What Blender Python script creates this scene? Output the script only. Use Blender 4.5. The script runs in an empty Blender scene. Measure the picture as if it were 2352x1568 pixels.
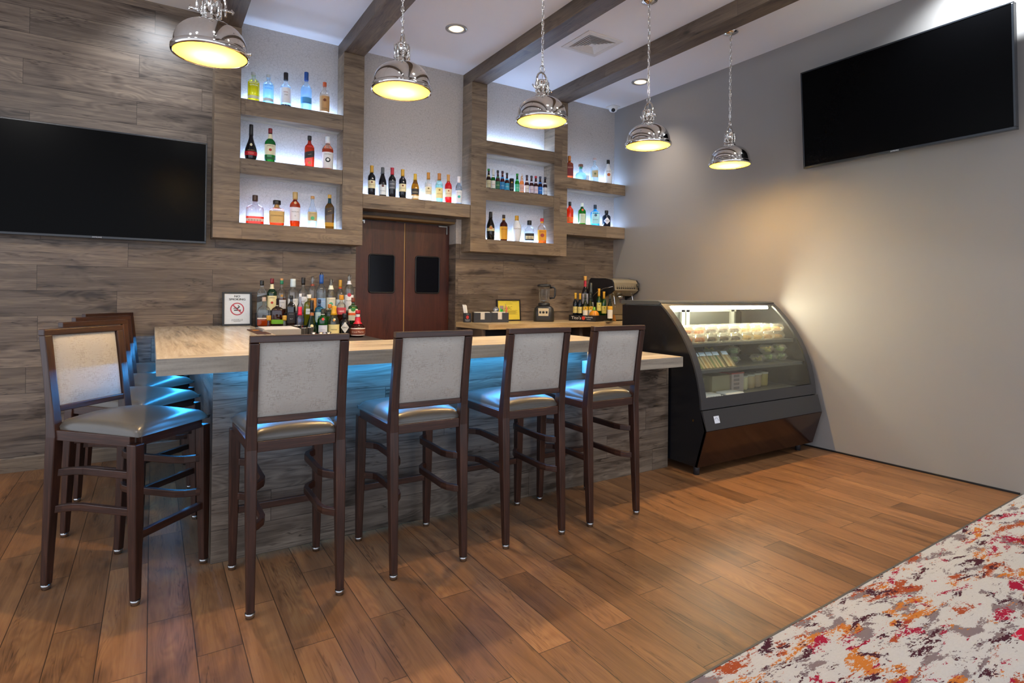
import bpy, math, random
from math import sin, cos, pi, radians
from mathutils import Vector, Matrix

random.seed(7)
C = bpy.context.scene.collection

# ------------------------------------------------------------------ colours
def lin(c):
    if isinstance(c, str):
        c = tuple(int(c[i:i+2], 16)/255 for i in (0, 2, 4))
    return tuple(((x/12.92) if x <= .04045 else ((x+.055)/1.055)**2.4) for x in c) + (1.,)

# ------------------------------------------------------------------ node helpers
class NT:
    def __init__(s, name):
        s.mat = bpy.data.materials.new(name); s.mat.use_nodes = True
        s.t = s.mat.node_tree; s.t.nodes.clear()
        s.out = s.t.nodes.new('ShaderNodeOutputMaterial')
    def n(s, typ, ins=None, **kw):
        x = s.t.nodes.new(typ)
        for k, v in kw.items(): setattr(x, k, v)
        for k, v in (ins or {}).items(): s.set(x.inputs[k], v)
        return x
    def set(s, sock, v):
        if isinstance(v, bpy.types.NodeSocket): s.t.links.new(v, sock)
        elif isinstance(v, bpy.types.Node): s.t.links.new(v.outputs[0], sock)
        else: sock.default_value = v
    def m(s, op, a, b=None, c=None, clamp=False):
        x = s.n('ShaderNodeMath', operation=op); x.use_clamp = clamp
        s.set(x.inputs[0], a)
        if b is not None: s.set(x.inputs[1], b)
        if c is not None: s.set(x.inputs[2], c)
        return x.outputs[0]
    def uv(s):
        u = s.n('ShaderNodeUVMap'); x = s.n('ShaderNodeSeparateXYZ', {0: u.outputs[0]})
        return x.outputs[0], x.outputs[1]
    def vec(s, x, y, z=0.):
        return s.n('ShaderNodeCombineXYZ', {0: x, 1: y, 2: z}).outputs[0]
    def noise(s, v, scale=1, detail=4, rough=.55, dist=0, color=False):
        x = s.n('ShaderNodeTexNoise', {'Vector': v, 'Scale': scale, 'Detail': detail, 'Roughness': rough, 'Distortion': dist})
        return x.outputs['Color' if color else 'Fac']
    def ramp(s, f, stops, interp='LINEAR'):
        r = s.n('ShaderNodeValToRGB', {0: f}); r.color_ramp.interpolation = interp
        e = r.color_ramp.elements
        while len(e) < len(stops): e.new(.5)
        for q, (p, c) in zip(e, stops):
            q.position = p; q.color = lin(c) if isinstance(c, str) else ((c, c, c, 1) if isinstance(c, (int, float)) else c)
        return r.outputs[0]
    def mix(s, f, a, b, blend='MIX'):
        x = s.n('ShaderNodeMix', data_type='RGBA', blend_type=blend)
        s.set(x.inputs[0], f); s.set(x.inputs[6], a); s.set(x.inputs[7], b)
        return x.outputs[2]
    def bump(s, h, st=.2, d=.01):
        return s.n('ShaderNodeBump', {'Height': h, 'Strength': st, 'Distance': d}).outputs[0]
    def bsdf(s, **k):
        k = {a.replace('_', ' '): v for a, v in k.items()}
        b = s.n('ShaderNodeBsdfPrincipled', k)
        s.t.links.new(b.outputs[0], s.out.inputs[0]); return b

_cache = {}
def plain(c, rough=.5, metal=0., name=None, spec=.5):
    key = ('p', c, rough, metal, spec)
    if key not in _cache:
        t = NT(name or 'paint_' + (c if isinstance(c, str) else 'x'))
        v = t.n('ShaderNodeTexCoord').outputs['Object']
        nz = t.noise(v, 60, 2)
        col = t.mix(t.m('MULTIPLY', nz, .12), lin(c) if isinstance(c, str) else c, (0, 0, 0, 1))
        t.bsdf(Base_Color=col, Roughness=rough, Metallic=metal, Specular_IOR_Level=spec)
        _cache[key] = t.mat
    return _cache[key]

def glow(c, strength, name):
    t = NT(name); e = t.n('ShaderNodeEmission', {0: lin(c) if isinstance(c, str) else c, 1: strength})
    t.t.links.new(e.outputs[0], t.out.inputs[0]); return t.mat

def planks(name, dark, mid, light, pw, pl, rough=.5, gap=.0016, vary=.5, gapc=.25, half=.5, spec=.4, contrast=1., strip=True):
    """Boards laid along u, stacked along v, each with its own tone, grain lines, rings and knots."""
    t = NT(name); u, v = t.uv()
    row = t.m('FLOOR', t.m('DIVIDE', v, pw))
    wr = t.n('ShaderNodeTexWhiteNoise', {'W': row}, noise_dimensions='1D').outputs[0]
    par = t.m('MODULO', t.m('ABSOLUTE', row), 2.)
    u2 = t.m('ADD', u, t.m('ADD', t.m('MULTIPLY', par, pl*half), t.m('MULTIPLY', wr, pl*.22)))
    col = t.m('FLOOR', t.m('DIVIDE', u2, pl))
    w2 = t.n('ShaderNodeTexWhiteNoise', {'Vector': t.vec(row, col)}, noise_dimensions='2D')
    idv = w2.outputs[0]
    i1 = t.m('MULTIPLY', idv, 37.); 
    # cathedral rings: contour lines of a stretched noise
    low = t.noise(t.vec(t.m('ADD', t.m('MULTIPLY', u2, .9), i1), t.m('MULTIPLY', v, 5.), i1), 1.3, 2, .5, .3)
    ring = t.m('SINE', t.m('MULTIPLY', low, 150.))
    msk = t.ramp(t.noise(t.vec(t.m('ADD', t.m('MULTIPLY', u2, 1.1), i1), t.m('MULTIPLY', v, 4.), t.m('ADD', i1, 9.)), 1, 2), [(.50, .15), (.62, 1.)])
    ringm = t.m('MULTIPLY', t.m('MULTIPLY', t.m('ADD', ring, 1.), .5), msk)
    fib = t.noise(t.vec(t.m('ADD', t.m('MULTIPLY', u2, 5.), i1), t.m('MULTIPLY', v, 170.), i1), 1, 3, .6)
    streak = t.noise(t.vec(t.m('ADD', t.m('MULTIPLY', u2, 1.6), i1), t.m('MULTIPLY', v, 22.), i1), 1, 4, .6, .6)
    knot = t.noise(t.vec(t.m('ADD', t.m('MULTIPLY', u2, 2.2), i1), t.m('MULTIPLY', v, 7.), i1), 1, 3, .5, .8)
    kn = t.ramp(knot, [(.56, 0.), (.72, 1.)])
    crk = t.noise(t.vec(t.m('ADD', t.m('MULTIPLY', u2, 1.7), i1), t.m('MULTIPLY', v, 26.), t.m('ADD', i1, 4.)), 1, 3, .55, .9)
    crm = t.noise(t.vec(t.m('ADD', t.m('MULTIPLY', u2, 2.6), i1), t.m('MULTIPLY', v, 9.), t.m('ADD', i1, 17.)), 1, 2)
    crk = t.m('MULTIPLY', t.ramp(t.m('ABSOLUTE', t.m('SUBTRACT', crk, .5)), [(.0, 1.), (.022, 0.)]), t.ramp(crm, [(.46, 0.), (.60, 1.)]))
    f = t.m('ADD', t.m('MULTIPLY', streak, .75), t.m('ADD', t.m('MULTIPLY', fib, .3), t.m('MULTIPLY', ringm, .13)))
    f = t.m('SUBTRACT', t.m('SUBTRACT', f, t.m('MULTIPLY', kn, .26)), t.m('MULTIPLY', crk, .30))
    f = t.m('ADD', t.m('MULTIPLY', t.m('SUBTRACT', f, .56), contrast), .5)
    colr = t.ramp(f, [(.16, dark), (.5, mid), (.84, light)])
    tone = t.m('ADD', 1-vary*.5, t.m('MULTIPLY', idv, vary))
    colr = t.mix(1., colr, t.n('ShaderNodeCombineColor', {0: tone, 1: tone, 2: tone}).outputs[0], 'MULTIPLY')
    def edge(x, p):
        fr = t.m('FRACT', t.m('DIVIDE', x, p))
        return t.m('LESS_THAN', t.m('MULTIPLY', t.m('MINIMUM', fr, t.m('SUBTRACT', 1., fr)), p), gap)
    g = t.m('MAXIMUM', edge(v, pw), edge(u2, pl))
    colr = t.mix(t.m('MULTIPLY', g, 1-gapc), colr, lin('18120d'))
    h = t.m('SUBTRACT', t.m('MULTIPLY', fib, .25), g)
    t.bsdf(Base_Color=colr, Roughness=t.m('ADD', rough-.08, t.m('MULTIPLY', streak, .16)), Specular_IOR_Level=spec, Normal=t.bump(h, .25, .004))
    return t.mat

def chair_wood(name='dark_walnut_stain'):
    t = NT(name); u, v = t.uv()
    a = t.noise(t.vec(t.m('MULTIPLY', u, 5.), t.m('MULTIPLY', v, 90.)), 1, 3, .6, .5)
    b = t.noise(t.vec(t.m('MULTIPLY', u, 3.), t.m('MULTIPLY', v, 20.)), 1, 2)
    f = t.m('ADD', t.m('MULTIPLY', a, .7), t.m('MULTIPLY', b, .3))
    t.bsdf(Base_Color=t.ramp(f, [(.3, '1d100b'), (.55, '3a2118'), (.75, '553525')]), Roughness=.32, Normal=t.bump(a, .08, .002), Specular_IOR_Level=.5)
    return t.mat

def cork_fabric():
    t = NT('woven_cork_fabric'); u, v = t.uv()
    a = t.noise(t.vec(t.m('MULTIPLY', u, 45.), t.m('MULTIPLY', v, 260.)), 1, 3, .7)
    b = t.noise(t.vec(t.m('MULTIPLY', u, 230.), t.m('MULTIPLY', v, 60.)), 1, 3, .7)
    c = t.noise(t.vec(u, v), 14, 3)
    m1 = t.ramp(t.m('MULTIPLY', a, t.m('ADD', .55, t.m('MULTIPLY', c, .75))), [(.50, 0.), (.60, 1.)])
    m2 = t.ramp(t.m('MULTIPLY', b, t.m('ADD', .55, t.m('MULTIPLY', c, .75))), [(.52, 0.), (.62, 1.)])
    f = t.m('MAXIMUM', m1, m2)
    base = t.mix(c, lin('a29d95'), lin('b4b0a9'))
    t.bsdf(Base_Color=t.mix(t.m('MULTIPLY', f, .42), base, lin('7d7466')), Roughness=.85, Normal=t.bump(f, .15, .003), Specular_IOR_Level=.2)
    return t.mat

def leather():
    t = NT('taupe_vinyl'); v = t.n('ShaderNodeTexCoord').outputs['Object']
    a = t.noise(v, 350, 2); b = t.noise(v, 9, 3)
    t.bsdf(Base_Color=t.mix(b, lin('4a4641'), lin('56514a')), Roughness=.30, Normal=t.bump(a, .05, .002), Specular_IOR_Level=.55)
    return t.mat

def travertine(name, a, b, c, rough=.25, swap=False):
    t = NT(name); u, v = t.uv()
    if swap: u, v = v, u
    w = t.noise(t.vec(t.m('MULTIPLY', u, 1.2), t.m('MULTIPLY', v, 14.)), 1, 5, .6, .9)
    w2 = t.noise(t.vec(t.m('MULTIPLY', u, 3.), t.m('MULTIPLY', v, 60.)), 1, 4, .65, .4)
    s = t.noise(t.vec(u, v), 90, 3)
    f = t.m('ADD', t.m('MULTIPLY', w, .6), t.m('ADD', t.m('MULTIPLY', w2, .3), t.m('MULTIPLY', s, .1)))
    t.bsdf(Base_Color=t.ramp(f, [(.34, a), (.5, b), (.66, c)]), Roughness=rough, Specular_IOR_Level=.5)
    return t.mat

def wallpaper():
    t = NT('crackle_wallpaper'); u, v = t.uv()
    d = t.noise(t.vec(u, v), 12, 2, color=True)
    p = t.n('ShaderNodeVectorMath', {0: t.vec(u, v), 1: t.n('ShaderNodeVectorMath', {0: d, 3: .02}, operation='SCALE').outputs[0]}, operation='ADD').outputs[0]
    vo = t.n('ShaderNodeTexVoronoi', {'Vector': p, 'Scale': 36., 'Randomness': 1.}, feature='DISTANCE_TO_EDGE')
    e = t.ramp(vo.outputs[0], [(.0, 1.), (.05, 0.)])
    n = t.noise(t.vec(u, v), 60, 3)
    base = t.mix(n, lin('a9a29b'), lin('b9b3ad'))
    t.bsdf(Base_Color=t.mix(t.m('MULTIPLY', e, .42), base, lin('77716d')), Roughness=.5, Specular_IOR_Level=.3, Normal=t.bump(e, .2, .002))
    return t.mat

def carpet_mat():
    t = NT('abstract_carpet'); u, v = t.uv()
    fine = t.noise(t.vec(t.m('MULTIPLY', u, 60.), t.m('MULTIPLY', v, 140.)), 1, 4, .75)
    mid = t.noise(t.vec(t.m('MULTIPLY', u, 12.), t.m('MULTIPLY', v, 30.)), 1, 6, .7, .4)
    def patch(sx, sy, off, lo, hi, dist=.6, det=5):
        n = t.noise(t.vec(t.m('ADD', t.m('MULTIPLY', u, sx), off), t.m('ADD', t.m('MULTIPLY', v, sy), off*1.7)), 1, det, .6, dist)
        q = t.m('ADD', n, t.m('ADD', t.m('MULTIPLY', t.m('SUBTRACT', fine, .5), .36), t.m('MULTIPLY', t.m('SUBTRACT', mid, .5), .34)))
        return t.ramp(q, [(lo, 0.), (hi, 1.)])
    # squared-off blocks of colour like brush strokes
    ch = t.n('ShaderNodeTexWhiteNoise', {'Vector': t.vec(t.m('FLOOR', t.m('MULTIPLY', u, 3.2)), t.m('FLOOR', t.m('MULTIPLY', v, 7.)))}, noise_dimensions='2D').outputs[0]
    base = t.mix(fine, lin('aeadab'), lin('c8c7c5'))
    c = base
    c = t.mix(patch(4.2, 12., 3.1, .565, .575), c, lin('7b6e71'))
    c = t.mix(patch(3., 9., 11.3, .59, .60), c, lin('9a4a2c'))
    c = t.mix(patch(3.2, 10., 23.7, .61, .62), c, lin('b97030'))
    c = t.mix(patch(3.4, 10., 37.9, .61, .62), c, lin('971a38'))
    c = t.mix(patch(4.2, 13., 51.3, .60, .61), c, lin('44202c'))
    blk = t.m('MULTIPLY', t.m('GREATER_THAN', ch, .93), patch(2.2, 4., 71.3, .52, .54))
    c = t.mix(blk, c, lin('b2203c'))
    t.bsdf(Base_Color=c, Roughness=.95, Specular_IOR_Level=.1, Normal=t.bump(fine, .5, .004))
    return t.mat

def painted(name, a, b, rough=.7, sc=1.2):
    t = NT(name); v = t.n('ShaderNodeTexCoord').outputs['Object']
    t.bsdf(Base_Color=t.mix(t.noise(v, sc, 3), lin(a), lin(b)), Roughness=rough, Normal=t.bump(t.noise(v, 260, 2), .05, .002), Specular_IOR_Level=.3)
    return t.mat

def glass(name, col, rough=.02, refl=.9, tint=1., body=0., bodycol=None):
    """Thin tinted glass or glass with a lit liquid: transparent with a fresnel gloss, no refraction."""
    key = ('g', col, rough, refl, body)
    if key in _cache: return _cache[key]
    t = NT(name); c = lin(col)
    tr = t.n('ShaderNodeBsdfTransparent', {0: c}).outputs[0]
    if body:
        bc = lin(bodycol or col)
        d = t.n('ShaderNodeBsdfDiffuse', {0: bc}).outputs[0]
        l = t.n('ShaderNodeBsdfTranslucent', {0: bc}).outputs[0]
        dl = t.n('ShaderNodeMixShader', {0: .65, 1: d, 2: l}).outputs[0]
        tr = t.n('ShaderNodeMixShader', {0: body, 1: tr, 2: dl}).outputs[0]
    gl = t.n('ShaderNodeBsdfGlossy', {0: (1, 1, 1, 1), 'Roughness': rough}).outputs[0]
    lw = t.n('ShaderNodeLayerWeight', {0: .35}).outputs['Fresnel']
    f = t.m('ADD', .03, t.m('MULTIPLY', lw, refl), clamp=True)
    o = t.n('ShaderNodeMixShader', {0: f, 1: tr, 2: gl}).outputs[0]
    t.t.links.new(o, t.out.inputs[0]); _cache[key] = t.mat
    return t.mat

# ------------------------------------------------------------------ mesh builder
class MB:
    def __init__(s): s.v = []; s.f = []; s.sm = []; s.mi = []
    def add(s, vs, fs, smooth=False, mi=0):
        o = len(s.v); s.v += [tuple(p) for p in vs]
        for f in fs: s.f.append(tuple(i+o for i in f)); s.sm.append(smooth); s.mi.append(mi)
        return s
    def box(s, x0, x1, y0, y1, z0, z1, M=None, mi=0):
        p = [(x, y, z) for z in (z0, z1) for y in (y0, y1) for x in (x0, x1)]
        if M: p = [M @ Vector(q) for q in p]
        return s.add(p, [(0, 2, 3, 1), (4, 5, 7, 6), (0, 1, 5, 4), (2, 6, 7, 3), (0, 4, 6, 2), (1, 3, 7, 5)], mi=mi)
    def prism(s, poly, axis, a, b, smooth=False, mi=0):
        """poly: 2D points; axis 0: (y,z) along x, 1: (x,z) along y, 2: (x,y) along z"""
        n = len(poly)
        def P(q, t): return {0: (t, q[0], q[1]), 1: (q[0], t, q[1]), 2: (q[0], q[1], t)}[axis]
        vs = [P(q, a) for q in poly]+[P(q, b) for q in poly]
        fs = [tuple(range(n))[::-1], tuple(range(n, 2*n))]
        s.add(vs, fs, mi=mi)
        s.add(vs, [(i, (i+1) % n, n+(i+1) % n, n+i) for i in range(n)], smooth, mi)
        return s
    def lathe(s, prof, c=(0, 0, 0), n=24, cap=True, p=2., dy=1., M=None, mi=0, mif=None):
        vs = []
        for r, z in prof:
            for k in range(n):
                a = 2*pi*k/n; ca, sa = cos(a), sin(a)
                if p != 2:
                    g = (abs(ca)**p+abs(sa)**p)**(-1/p); ca *= g; sa *= g
                q = Vector((c[0]+r*ca, c[1]+r*sa*dy, c[2]+z)); vs.append(M @ q if M else q)
        o = len(s.v); s.v += [tuple(q) for q in vs]
        for j in range(len(prof)-1):
            m = mif(.5*(prof[j][1]+prof[j+1][1])) if mif else mi
            for k in range(n):
                a = o+j*n+k; b = o+j*n+(k+1) % n
                s.f.append((a, b, b+n, a+n)); s.sm.append(True); s.mi.append(m)
        if cap:
            s.f.append(tuple(o+k for k in range(n))[::-1]); s.sm.append(False); s.mi.append(mif(prof[0][1]) if mif else mi)
            e = o+(len(prof)-1)*n
            s.f.append(tuple(e+k for k in range(n))); s.sm.append(False); s.mi.append(mif(prof[-1][1]) if mif else mi)
        return s
    def tube(s, path, r, n=8, closed=False, smooth=True, rect=None, up=(0, 0, 1), mi=0):
        """sweep a circle (or a rect=(w,h)) along a path; r may be a list"""
        P = [Vector(p) for p in path]; L = len(P); o = len(s.v)
        nr = None; m = 4 if rect else n
        for i in range(L):
            if closed: t = (P[(i+1) % L]-P[i-1]).normalized()
            else: t = (P[min(i+1, L-1)]-P[max(i-1, 0)]).normalized()
            if rect: x = t.cross(Vector(up)).normalized(); y = x.cross(t)
            else:
                if nr is None:
                    nr = t.orthogonal().normalized()
                nr = (nr-t*nr.dot(t)).normalized(); x = nr; y = t.cross(x)
            ri = r[i] if isinstance(r, (list, tuple)) else r
            if rect:
                w, h = (rect[i] if isinstance(rect[0], (list, tuple)) else rect)
                for a, b in ((-1, -1), (1, -1), (1, 1), (-1, 1)): s.v.append(tuple(P[i]+x*a*w/2+y*b*h/2))
            else:
                for k in range(n):
                    a = 2*pi*k/n; s.v.append(tuple(P[i]+x*cos(a)*ri+y*sin(a)*ri))
        for i in range(L if closed else L-1):
            j = (i+1) % L
            for k in range(m):
                s.f.append((o+i*m+k, o+i*m+(k+1) % m, o+j*m+(k+1) % m, o+j*m+k)); s.sm.append(smooth and not rect); s.mi.append(mi)
        if not closed:
            s.f.append(tuple(o+k for k in range(m))[::-1]); s.sm.append(False); s.mi.append(mi)
            s.f.append(tuple(o+(L-1)*m+k for k in range(m))); s.sm.append(False); s.mi.append(mi)
        return s
    def ball(s, c, r, n=16, m=10, sz=1., M=None, mi=0):
        return s.lathe([(max(1e-4, r*sin(pi*j/m)), -r*sz*cos(pi*j/m)) for j in range(m+1)], c, n, False, M=M, mi=mi)
    def build(s, name, mat, parent=None, bevel=0, seg=2, rot=False, loc=None, rotz=None, sub=0):
        me = bpy.data.meshes.new(name); me.from_pydata(s.v, [], s.f); 
        for mm in (mat if isinstance(mat, (list, tuple)) else [mat]): me.materials.append(mm)
        me.polygons.foreach_set('use_smooth', s.sm); me.polygons.foreach_set('material_index', s.mi)
        uvl = me.uv_layers.new(name='UVMap')
        me.update()
        for pl in me.polygons:
            n = pl.normal; ax = max(range(3), key=lambda k: abs(n[k])+(1e-4 if k == 1 else 0))
            for li in pl.loop_indices:
                c = me.vertices[me.loops[li].vertex_index].co
                q = (c.y, c.z) if ax == 0 else (c.x, c.z) if ax == 1 else (c.x, c.y)
                if rot is True: q = (q[1], q[0])
                elif rot == 'y': q = (c.y, c.z) if ax == 0 else (c.z, c.x) if ax == 1 else (c.y, c.x)
                elif rot == 'tp' : q = (q[0], q[1])
                uvl.data[li].uv = q
        o = bpy.data.objects.new(name, me); C.objects.link(o)
        if parent: o.parent = parent
        if loc: o.location = loc
        if rotz: o.rotation_euler.z = rotz
        if bevel:
            b = o.modifiers.new('bevel', 'BEVEL'); b.width = bevel; b.segments = seg; b.limit_method = 'ANGLE'; b.angle_limit = radians(40)
        if sub:
            b = o.modifiers.new('subdivision', 'SUBSURF'); b.levels = sub; b.render_levels = sub
        return o

def empty(name, loc=(0, 0, 0), rz=0.):
    o = bpy.data.objects.new(name, None); C.objects.link(o); o.location = loc; o.rotation_euler.z = rz
    o.empty_display_size = .1; return o
def tag(o, label, cat, group=None, kind=None):
    o['label'] = label; o['category'] = cat
    if group: o['group'] = group
    if kind: o['kind'] = kind
    return o
def struct(o): o['kind'] = 'structure'; return o
def copy_tree(o, parent=None):
    c = o.copy(); C.objects.link(c)
    if parent: c.parent = parent
    for ch in list(o.children): copy_tree(ch, c)
    return c

# ------------------------------------------------------------------ lettering
_txt = {}
def text2d(s, size):
    """outline of a word as flat triangles, centred on the origin"""
    if s not in _txt:
        cu = bpy.data.curves.new('lettering', 'FONT'); cu.body = s; cu.size = 1.; cu.resolution_u = 2
        ob = bpy.data.objects.new('lettering', cu); C.objects.link(ob)
        dg = bpy.context.evaluated_depsgraph_get(); dg.update()
        me = bpy.data.meshes.new_from_object(ob.evaluated_get(dg))
        V = [(v.co.x, v.co.y) for v in me.vertices]; F = [tuple(p.vertices) for p in me.polygons]
        bpy.data.objects.remove(ob); bpy.data.curves.remove(cu); bpy.data.meshes.remove(me)
        xs = [v[0] for v in V]; ys = [v[1] for v in V]
        cx = (min(xs)+max(xs))/2; cy = (min(ys)+max(ys))/2
        _txt[s] = ([(x-cx, y-cy) for x, y in V], F, max(xs)-min(xs), max(ys)-min(ys))
    V, F, w, h = _txt[s]
    k = size/h
    return [(x*k, y*k) for x, y in V], F, w*k
def lettering(mb, s, org, right, up, size, maxw=None, mi=0, sx=1.):
    V, F, w = text2d(s, size)
    k = min(1., maxw/w) if maxw else 1.
    R, U, O = Vector(right), Vector(up), Vector(org)
    mb.add([O+R*x*k*sx+U*y for x, y in V], F, mi=mi); return mb

# ------------------------------------------------------------------ camera
F_PX = 1321.876
cam = bpy.data.cameras.new('camera'); camo = bpy.data.objects.new('camera', cam); C.objects.link(camo)
cam.sensor_width = 36; cam.lens = F_PX/2352*36; cam.shift_y = -(784-665.99)/2352; cam.clip_start = .05
def cam_rot(yaw, pitch, roll):
    B = Matrix(((1, 0, 0), (0, 0, -1), (0, 1, 0)))
    Rz = Matrix(((cos(yaw), -sin(yaw), 0), (sin(yaw), cos(yaw), 0), (0, 0, 1)))
    Rx = Matrix(((1, 0, 0), (0, cos(pitch), -sin(pitch)), (0, sin(pitch), cos(pitch))))
    Rr = Matrix(((cos(roll), -sin(roll), 0), (sin(roll), cos(roll), 0), (0, 0, 1)))
    return Rr @ Rx @ B @ Rz
M_ = cam_rot(radians(32.0077), radians(-.29915), radians(.65177))
camo.matrix_world = Matrix.Translation((0, 0, 1.3)) @ Matrix((M_[0], -M_[1], -M_[2])).transposed().to_4x4()
bpy.context.scene.camera = camo
vset = bpy.context.scene.view_settings
vset.view_transform = "Standard"; vset.look = "None"; vset.gamma = 1.; vset.use_curve_mapping = False; vset.exposure = .38

# ------------------------------------------------------------------ materials
m_wall = planks('grey_brown_wall_planks', '382d25', '6c5e52', '92826f', .183, 1.12, .42, .0014, .36, contrast=1.05)
m_post = planks('wood_veneer', '43362b', '776654', '9c8970', .30, 1.6, .45, .0008, .22, contrast=.85)
m_beam = planks('beam_veneer', '332b24', '64564a', '87775f', .40, 1.5, .5, .0008, .22, contrast=.8)
m_bar = planks('bar_front_planks', '33291f', '685b4e', '8d7e6d', .155, 1.1, .45, .0014, .32, contrast=1.15)
m_floor = planks('floor_planks', '49301d', '80593a', 'a0794d', .150, .92, .44, .0016, .55, gapc=.2, half=.45, spec=.28, contrast=.72)
m_door = planks('dark_mahogany', '2a1510', '4a251b', '613526', .9, 9., .35, .0001, .1, contrast=.7)
m_chair = chair_wood(); m_cork = cork_fabric(); m_vinyl = leather()
m_stone = travertine('travertine_top', '97897a', 'c8bba6', 'e2d8c6', .2)
m_stone_s = travertine('travertine_wing', '97897a', 'c8bba6', 'e2d8c6', .2, True)
m_stone_e = travertine('travertine_edge', '6f6860', '8f887c', 'a39b8d', .4)  # greyer copy of the top: weaker pendant light on edges put into the colour
m_stone2 = travertine('back_counter_stone', '8a7250', 'b59c74', 'd0ba92', .3)
m_paper = wallpaper(); m_carpet = carpet_mat()
m_rwall = painted('warm_grey_paint', '878380', '8f8b89', .5, .8)
m_ceil = painted('ceiling_paint', 'dcdcde', 'e4e4e6', .8)
m_white = plain('e6e4e0', .5); m_black = plain('101012', .4); m_black2 = plain('1c1c1f', .3)
m_chrome = plain('e8e6e2', .05, 1., 'chrome'); m_steel = plain('b0b0b0', .25, 1., 'steel')
m_gold = plain('c09848', .25, 1., 'brass')
m_led = glow((.40, .60, 1., 1), 80., 'led_cool'); m_ledb = glow((.03, .34, .92, 1), 72., 'led_blue')
m_warm = glow((1., .86, .66, 1), 14., 'can_lamp')

# ------------------------------------------------------------------ room
YB = 5.302; ZC = 3.54
def wx(y, z): return 4.765+.0365*(5.3-y)*(1-z/ZC)
X0 = -4.5; Y0 = -3.5
struct(MB().box(X0, 6., Y0, 6.2, -.1, 0).build('floor', m_floor, rot='y'))
CANS = [(2.163, 4.402), (4.335, 4.429)]
q = MB(); hs = .064; xe = [X0, CANS[0][0]-hs, CANS[0][0]+hs, CANS[1][0]-hs, CANS[1][0]+hs, 5.2]
for i in range(5):
    if i in (1, 3):
        cy = CANS[i//2][1]; q.box(xe[i], xe[i+1], Y0, cy-hs, ZC, ZC+.15); q.box(xe[i], xe[i+1], cy+hs, 5.6, ZC, ZC+.15)
    else: q.box(xe[i], xe[i+1], Y0, 5.6, ZC, ZC+.15)
struct(q.build('ceiling', m_ceil))
DX0, DX1, DZ = 1.60, 2.63, 2.02      # door opening
w = MB()
T = .22
w.box(X0, .49, YB, YB+T, 0, ZC); w.box(.49, DX0, YB, YB+T, 0, 1.8); w.box(DX1, 3.8, YB, YB+T, 0, 1.8); w.box(3.8, 4.9, YB, YB+T, 0, 2.0); w.box(DX0, DX1, YB, YB+T, DZ, 2.1)
w.box(DX0-.001, DX1+.001, YB+T, YB+T+.1, 0, 2.3)
struct(w.build('wall_back', m_wall))
w = MB(); w.box(.49, DX0, YB, YB+T, 1.8, ZC); w.box(DX0, DX1, YB, YB+T, 2.1, ZC); w.box(DX1, 3.8, YB, YB+T, 1.8, ZC); w.box(3.8, 4.9, YB, YB+T, 2.0, ZC)
struct(w.build('wall_back_paper', m_paper))
# right wall, very slightly out of square with the back wall
w = MB(); ys = [Y0+i*(5.45-Y0)/12 for i in range(13)]; zs = [0, .9, 1.8, 2.7, ZC]
vsx = []
for y in ys:
    for z in zs: vsx.append((wx(y, z), y, z))
for y in ys:
    for z in zs: vsx.append((wx(y, z)+.2, y, z))
nz = len(zs); K = len(ys)*nz
fs = []
for i in range(len(ys)-1):
    for j in range(nz-1):
        a = i*nz+j; fs += [(a, a+1, a+nz+1, a+nz), (K+a, K+a+nz, K+a+nz+1, K+a+1)]
for i in range(len(ys)-1): fs += [(i*nz, (i+1)*nz, K+(i+1)*nz, K+i*nz), (i*nz+nz-1, K+i*nz+nz-1, K+(i+1)*nz+nz-1, (i+1)*nz+nz-1)]
for e in (0, len(ys)-1):
    for j in range(nz-1):
        a = e*nz+j; fs.append((a, K+a, K+a+1, a+1) if e == 0 else (a, a+1, K+a+1, K+a))
struct(w.add(vsx, fs).build('wall_right', m_rwall))
# trims
struct(MB().prism([(YB-.018, 0), (YB-.018, .095), (YB-.012, .105), (YB, .105), (YB, 0)], 0, X0, .2).build('baseboard_back', m_post))
tp = [(wx(1.45, 0)-.012, 1.45), (wx(1.45, 0), 1.45), (wx(5.28, 0), 5.28), (wx(5.28, 0)-.012, 5.28)]
struct(MB().prism(tp, 2, 0, .012).build('baseboard_right', m_black))
# carpet: edge square to the right wall
def cl(x): return 1.434+(x-4.864)*.0365
cp = [(-2., cl(-2.)), (-2., Y0), (4.9, Y0), (wx(cl(4.9), 0), cl(4.9))]
struct(tag(MB().prism(cp, 2, 0, .006).build('floor_carpet', m_carpet), 'abstract white, red and orange carpet in front of the wooden floor', 'carpet'))
struct(MB().prism([(-2., cl(-2.)), (wx(cl(4.9), 0), cl(4.9)), (wx(cl(4.9), 0), cl(4.9)+.008), (-2., cl(-2.)+.008)], 2, 0, .008).build('trim_1', plain('57514b', .7)))

# ceiling beams
PU = [(.398, .588), (1.412, 1.596), (2.690, 2.866), (3.718, 3.897)]
YU = 5.10
for i, (a, b) in enumerate(PU):
    o = MB().box(a+.002, b-.002, Y0, YB-.002, 3.415, ZC-.001).build('ceiling_beam', m_beam, rot='y')
    struct(tag(o, ['leftmost wood ceiling beam, ending above the left shelf unit', 'second wood ceiling beam from the left, left of the round ceiling light', 'third wood ceiling beam from the left, left of the air vent', 'rightmost wood ceiling beam, right of the air vent'][i], 'beam', 'ceiling beams'))

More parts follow.
